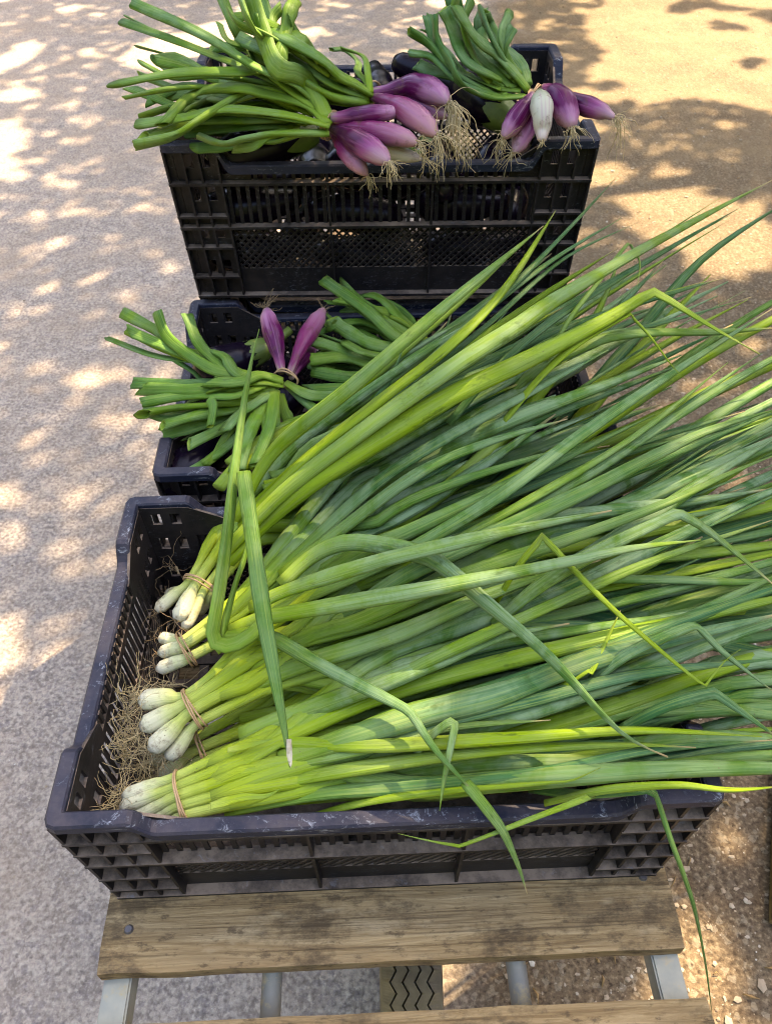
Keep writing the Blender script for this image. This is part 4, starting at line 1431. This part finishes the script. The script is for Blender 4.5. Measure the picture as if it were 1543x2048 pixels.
# middle crate: bunch with bulbs standing up, and leaf ends of a second one
zm = ZF
b4 = onion_bunch('purple onion bunch in the middle crate with two bulbs sticking up', (572, 757), .030, (540, 800), zm, .0170, .014)
r1 = bulb(b4, [(533, 618, .075), (537, 640, .072), (549, 680, .056), (563, 745, .036)], 48, BULB, zm, 24, .036, [(0, .2), (.05, .45), (.2, .8), (.42, 1), (.62, .8), (.8, .5), (1, .38)], .1, ROOTD)
r2 = bulb(b4, [(646, 618, .060), (636, 636, .058), (606, 685, .048), (578, 748, .034)], 44, BULBP, zm, 12, .02, [(0, .2), (.05, .5), (.2, .9), (.42, 1), (.65, .72), (.82, .5), (1, .4)], .2, ROOTD)
r3 = bulb(b4, [(632, 690, .015), (620, 700, .016), (600, 725, .02), (582, 756, .026)], 36, BULB, zm, 8, .02)
R4 = (
    ([(565, 770, .032), (500, 760, .040), (430, 735, .050), (335, 700, .064), (246, 654, .078)], 27, .15),
    ([(560, 772, .030), (480, 752, .040), (400, 735, .046), (300, 705, .056), (224, 676, .064)], 24, .2),
    ([(560, 768, .034), (490, 750, .044), (427, 735, .054), (358, 694, .070), (335, 660, .082), (316, 626, .096)], 28, .2),
    ([(540, 765, .034), (470, 745, .048), (425, 718, .060), (392, 680, .076), (378, 634, .095)], 26, .25),
    ([(520, 770, .036), (470, 745, .05), (445, 715, .06), (432, 698, .064)], 26, .3),
    ([(540, 775, .030), (450, 765, .036), (360, 768, .040), (275, 766, .046)], 24, .05),
    ([(550, 778, .028), (450, 776, .034), (380, 778, .038), (275, 782, .042)], 26, .2),
    ([(565, 762, .036), (520, 750, .048), (480, 754, .052), (425, 762, .052)], 26, .4),
    ([(565, 770, .032), (520, 765, .042), (470, 775, .044), (415, 787, .042)], 26, .55),
    ([(545, 785, .026), (470, 792, .030), (400, 800, .032), (290, 806, .036)], 30, .1),
    ([(540, 790, .022), (460, 805, .024), (360, 822, .026), (268, 832, .030)], 30, .35),
    ([(530, 770, .036), (470, 792, .044), (432, 796, .046), (424, 815, .044), (422, 858, .036)], 20, .05),
    ([(540, 795, .018), (480, 815, .016), (400, 835, .016), (312, 852, .018)], 32, .2),
    ([(535, 805, .014), (490, 830, .010), (440, 858, .008), (370, 898, .008)], 28, .3),
    ([(540, 810, .008), (500, 850, .0), (450, 900, -.008), (385, 948, -.014)], 30, .1),
    ([(548, 785, .030), (545, 820, .034), (530, 860, .034), (503, 925, .032)], 32, .1),
    ([(545, 785, .026), (520, 820, .026), (495, 870, .022), (470, 940, .016)], 32, .1),
    ([(552, 780, .028), (520, 800, .032), (480, 825, .03), (440, 868, .024)], 26, .2),
    ([(560, 790, .01), (570, 830, .006), (600, 870, .0), (620, 900, -.01)], 26, .1),
    ([(570, 765, .025), (620, 790, .02), (680, 800, .014), (740, 800, .008)], 26, .1),
    ([(572, 768, .015), (640, 825, .006), (700, 840, .0)], 26, .1),
    ([(520, 800, .008), (450, 830, .004), (390, 860, .0), (330, 870, .0)], 30, .2),
    ([(520, 790, .012), (420, 815, .012), (340, 835, .012), (290, 825, .014)], 28, .1))
for pz, w, y_ in R4:
    cutleaf(rnd.choice((r1, r2, r3)), pz, w, OT(y_), zm, .3, .95)
fill_leaves((r1, r2, r3), R4, zm, 22)
b5 = onion_bunch('bunch of cut onion leaves in the middle crate, partly under long scallions', (880, 735), .0, (800, 700), zm, .019, .015)
s1_ = bulb(b5, [(1010, 800, -.03), (985, 790, -.026), (940, 768, -.014), (884, 738, .0)], 50, BULB, zm, 10, .03)
s2_ = bulb(b5, [(1020, 770, -.03), (990, 762, -.026), (945, 752, -.014), (884, 732, .0)], 50, BULBP, zm, 10, .03)
R5 = (
    ([(880, 730, .004), (820, 690, .030), (776, 665, .045), (720, 615, .060), (658, 562, .075)], 28, .25),
    ([(880, 725, .004), (830, 680, .028), (770, 640, .044), (715, 600, .056), (668, 596, .060)], 30, .45),
    ([(870, 720, .006), (820, 660, .034), (775, 605, .052), (748, 592, .058), (722, 590, .058)], 26, .15),
    ([(880, 735, .002), (800, 700, .026), (740, 685, .034), (690, 650, .045), (654, 634, .050)], 28, .3),
    ([(870, 740, .0), (790, 720, .020), (720, 710, .028), (660, 695, .034), (606, 690, .038)], 26, .35),
    ([(870, 745, .0), (800, 740, .014), (740, 735, .020), (690, 720, .026), (625, 716, .030)], 28, .5),
    ([(870, 740, .0), (800, 715, .024), (745, 715, .030), (715, 700, .036), (694, 688, .040)], 24, .3),
    ([(870, 745, -.004), (780, 745, .006), (700, 750, .012), (600, 742, .018)], 26, .05),
    ([(860, 750, -.006), (780, 765, .0), (700, 772, .004), (620, 775, .006)], 26, .05),
    ([(870, 735, .0), (810, 690, .022), (740, 650, .034), (690, 640, .04), (660, 660, .04)], 26, .1),
    ([(870, 728, .0), (830, 670, .028), (790, 630, .044), (760, 620, .05)], 26, .8),
    ([(880, 725, .0), (850, 680, .024), (820, 650, .04), (780, 638, .044)], 26, .9),
    ([(875, 732, .0), (800, 700, .016), (730, 690, .02), (640, 670, .024)], 28, .1))
for pz, w, y_ in R5:
    cutleaf(rnd.choice((s1_, s2_)), pz, w, OT(y_), zm, .22, .9)
fill_leaves((s1_, s2_), R5, zm, 26, g=(.22, .9))


# ---- aubergines
def aubergine(c, a, tilt, L, r, label, group, calyx=True, bend=0.15):
    root = empty('aubergine', c)
    tag(root, label, 'aubergine', group)
    d = Vector((math.cos(a) * math.cos(tilt), math.sin(a) * math.cos(tilt), math.sin(tilt)))
    s = Vector((-math.sin(a), math.cos(a), 0))
    P = [c - d * L / 2 + s * bend * L * .3, c + s * 0.0, c + d * L / 2 + s * bend * L * .3]
    pts, _ = catmull(P, 22)
    prof = [(0, .10), (.05, .5), (.15, .82), (.35, 1), (.6, .86), (.82, .62), (.95, .48), (1, .30)]
    rad = []
    for i in range(22):
        t = i / 21
        for (x, y0), (x2, y2) in zip(prof, prof[1:]):
            if x <= t <= x2:
                rad.append(r * lerp(y0, y2, smooth(0, 1, (t - x) / (x2 - x))))
                break
    g = Geo()
    g.tube(pts, rad, [0] * 22, 20)
    g.build('body', AUB, root)
    if calyx:
        e, dd = pts[-1], (pts[-1] - pts[-3]).normalized()
        sv = dd.orthogonal().normalized()
        tv = dd.cross(sv)
        v, f = [], []
        n = 20
        rings = [(0.35, .006), (0.62, .003), (0.80, -.006), (0.94, -.020)]
        for (k, h) in rings:
            for q in range(n):
                an = 2 * math.pi * q / n
                lobe = 0.5 + 0.5 * math.cos(5 * an)
                hh = h - (0.030 * lobe if h < -.01 else 0.006 * lobe * (h < 0))
                kk_ = k * r * (0.62 + (0.10 * lobe if h < -.01 else 0)) * 1.06 + .0015
                v.append(tuple(e + dd * hh + (sv * math.cos(an) + tv * math.sin(an)) * kk_ - c))
        for q in range(len(rings) - 1):
            for j in range(n):
                j2 = (j + 1) % n
                f.append((q * n + j, q * n + j2, (q + 1) * n + j2, (q + 1) * n + j))
        link('calyx', mesh('calyx', v, f), CALYX, root)
        g = Geo()
        g.tube([e, e + dd * .02 + sv * .003, e + dd * .042 + sv * .010], [.007, .0055, .0065], [0] * 3, 10)
        g.build('stalk', CALYX, root)


GRR, GRM = 'aubergines under the onions in the rear crate', 'aubergines in the middle crate'
lab = 'glossy black aubergine lying beneath the onion bunches in the rear crate'
p = at(760, 180, ZR - .010); aubergine(p, R(95), R(14), .13, .026, 'shiny black aubergine tip showing behind the rear onion bunch', GRR, False)
p = at(905, 170, ZR - .0); aubergine(p, R(150), R(12), .20, .036, 'glossy aubergine between the two rear onion bunches, green cap facing front', GRR, False)
p = at(960, 200, ZR - .002); aubergine(p, R(-62), R(-8), .15, .036, 'aubergine with broad green cap beside the hanging root tassel', GRR)
p = at(520, 300, ZR - .028); aubergine(p, R(15), R(8), .16, .032, 'aubergine at the front rim of the rear crate with curled green cap', GRR)
for (x, y_, z, a) in ((-.20, 1.22, -.055, 80), (-.10, 1.24, -.075, 100), (-.02, 1.22, -.07, 20), (.09, 1.22, -.075, 95), (.19, 1.24, -.06, 60), (-.19, 1.42, -.05, 10), (-.05, 1.42, -.045, 170), (.09, 1.42, -.05, 15), (.20, 1.42, -.06, 80),
                      (-.17, 1.3, -.13, 5), (.0, 1.3, -.14, 10), (.17, 1.32, -.13, 175), (-.1, 1.42, -.13, 90), (.1, 1.42, -.14, 80),
                      (-.2, 1.19, -.12, 5), (-.04, 1.19, -.13, 178), (.12, 1.19, -.12, 3), (.21, 1.3, -.16, 88), (-.2, 1.19, -.19, 3), (-.03, 1.19, -.2, 176), (.14, 1.19, -.19, 2), (-.12, 1.46, -.2, 5), (.08, 1.46, -.2, 5), (0, 1.3, -.2, 90), (-.13, 1.3, -.2, 80), (.13, 1.32, -.2, 95)):
    aubergine(Vector((x, y_, CAM_H + ZR + z)), R(a), R(rnd.uniform(-6, 6)), rnd.uniform(.14, .17), rnd.uniform(.028, .034), lab, GRR, z > -.1)
p = at(462, 726, ZF - .004); aubergine(p, R(20), R(10), .115, .031, 'aubergine with yellow green cap behind the upright onion bulbs', GRM)
p = at(405, 915, ZF - .045); aubergine(p, R(60), R(4), .16, .032, 'dark aubergine at the front left corner of the middle crate', GRM, False)
for (x, y_, z, a) in ((-.12, .85, -.07, 60), (.0, .86, -.07, 110), (.12, .86, -.06, 70), (-.15, 1.02, -.07, 100), (-.02, 1.05, -.075, 15), (.13, 1.04, -.06, 60), (.22, .92, -.07, 90), (-.2, .95, -.11, 85)):
    aubergine(Vector((x, y_, CAM_H + ZF + z)), R(a), R(rnd.uniform(-5, 5)), rnd.uniform(.14, .16), rnd.uniform(.028, .033), 'glossy dark aubergine beneath the onion leaves in the middle crate', GRM, False)

# ------------------------------------------------------------------ board at the right
bd = link('wooden_board', plank_mesh('wooden_board', 0.9, 0.05, 0.03, 77), WOOD)
bd.location = (0.80, 0.86, 0.034)
bd.rotation_euler = (0, 0, R(70))
tag(bd, 'narrow dark board lying on the soil at the right edge', 'board')

# ------------------------------------------------------------------ shade tree outside the frame: trunk, limbs and a loose crown
tree = empty('shade_tree', (4.6, 5.6, 0))
tag(tree, 'tall leafy tree beyond the right edge casting dappled shade over the crates', 'tree')
tg = Geo()
base = Vector((4.6, 5.6, 0))
tg.tube([base, base + Vector((-.05, 0, 1.2)), base + Vector((.05, -.05, 2.6)), base + Vector((-.1, -.1, 4.2))], [.24, .19, .17, .13], [0] * 4, 14)
for q in range(9):
    a = rnd.uniform(0, 6.28)
    e = base + Vector((-1.2 + 3.0 * math.cos(a), -1.6 + 3.0 * math.sin(a), rnd.uniform(4.6, 6)))
    s0_ = base + Vector((-.05, -.05, rnd.uniform(2.6, 4.1)))
    m_ = s0_.lerp(e, .5) + Vector((0, 0, .3))
    pts, _ = catmull([s0_, m_, e], 10)
    tg.tube(pts, [lerp(.09, .015, i / 9) for i in range(10)], [0] * 10, 8)
tg.build('trunk', BARK, tree)
cv, cf = [], []
tr = random.Random(3)


def shade(x, y_):
    """how closely the crown's foliage stands where it shades the spot (x, y)"""
    d = 1.0
    d -= 0.52 * smooth(0.3, 1.6, x - 0.15) * smooth(2.0, 3.6, y_)          # thin on the far right
    d -= 0.20 * smooth(3.2, 5.5, y_)
    d -= 0.22 * smooth(-.4, -.9, x) * smooth(1.75, 2.7, y_)
    d -= 0.42 * math.exp(-((x - .08) ** 2 + (y_ - .18) ** 2) / .05)          # small gaps over the crates
    d -= 0.36 * math.exp(-((x - .22) ** 2 + (y_ - .50) ** 2) / .05)
    d -= 0.30 * math.exp(-((x + .02) ** 2 + (y_ - .78) ** 2) / .03)
    return d


nleaf = 0
for i in range(90000):
    x, y_ = tr.uniform(-3.6, 4.0), tr.uniform(-1.2, 7.5)
    nz = 0.5 + 0.9 * noise.noise((x * 1.5, y_ * 1.2, 1.7)) + 0.35 * noise.noise((x * 4.2, y_ * 3.4, 5.1))
    if nz > shade(x, y_): continue
    if tr.random() > 0.60: continue
    h = tr.uniform(3.6, 5.6)
    p = Vector((x, y_, 0.3)) + SUN * (h / SUN.z)
    s = tr.uniform(.035, .06)
    n = Vector((tr.gauss(0, .6), tr.gauss(0, .6), 1)).normalized()
    a = n.orthogonal().normalized()
    a = Matrix.Rotation(tr.random() * 6.28, 3, n) @ a
    b = n.cross(a)
    k = len(cv)
    for (u, w) in ((-1.2, 0), (0, -.7), (1.2, 0), (0, .7)): cv.append(tuple(p + a * s * u + b * s * w - base))
    cf.append((k, k + 1, k + 2, k + 3))
link('crown', mesh('crown', cv, cf, False), TLEAF, tree)
# added blockers on all four sides, outside the frame, that cut low sky light
BLOCKER = mat_simple('blocker_green', (0.055, 0.085, 0.022), 0.7, 0.4, 3, 0.8)


def blocker(x0, y0, x1, y1, h, label):
    L = math.hypot(x1 - x0, y1 - y0)
    n, m = int(L / 0.3), 22
    ux, uy = (x1 - x0) / L, (y1 - y0) / L
    root = empty('blocker', ((x0 + x1) / 2, (y0 + y1) / 2, 0))
    tag(root, label, 'blocker', 'added screens against low sky light')
    v, f = [], []
    for i in range(n + 1):
        for j in range(m + 1):
            a = math.pi * j / m                                   # an arch-shaped section, lumpy
            t = L * i / n - L / 2
            w = 0.9 * math.cos(a) * (1 - 0.25 * math.sin(a))
            z = h * math.sin(a) ** 0.45
            q = 1 + 0.22 * noise.noise((t * .9, w * 2, z * .8 + x0)) + 0.12 * noise.noise((t * 3, w * 5, z * 3))
            v.append((ux * t - uy * w * q, uy * t + ux * w * q, max(0, z * (1 + (q - 1) * .3))))
    for i in range(n):
        for j in range(m):
            a = i * (m + 1) + j
            f.append((a, a + 1, a + m + 2, a + m + 1))
    link('foliage', mesh('foliage', v, f), BLOCKER, root)  # unseen lumpy mass, added only to darken the sky near the horizon


blocker(-7.5, -6.5, -7.5, 10, 5.6, 'tall dark hedge added unseen on the left to hold back low sky light')
blocker(8.0, 10, 8.0, -6.5, 5.6, 'tall dark hedge added unseen on the right to hold back low sky light')
blocker(-6.5, 11.0, 7.0, 11.0, 6.0, 'tall dark hedge added unseen at the far end to hold back low sky light')
blocker(7.0, -6.0, -6.5, -6.0, 5.6, 'tall dark hedge added unseen behind the camera to hold back low sky light')
print('crown leaves', len(cf), 'objects', len(bpy.data.objects))
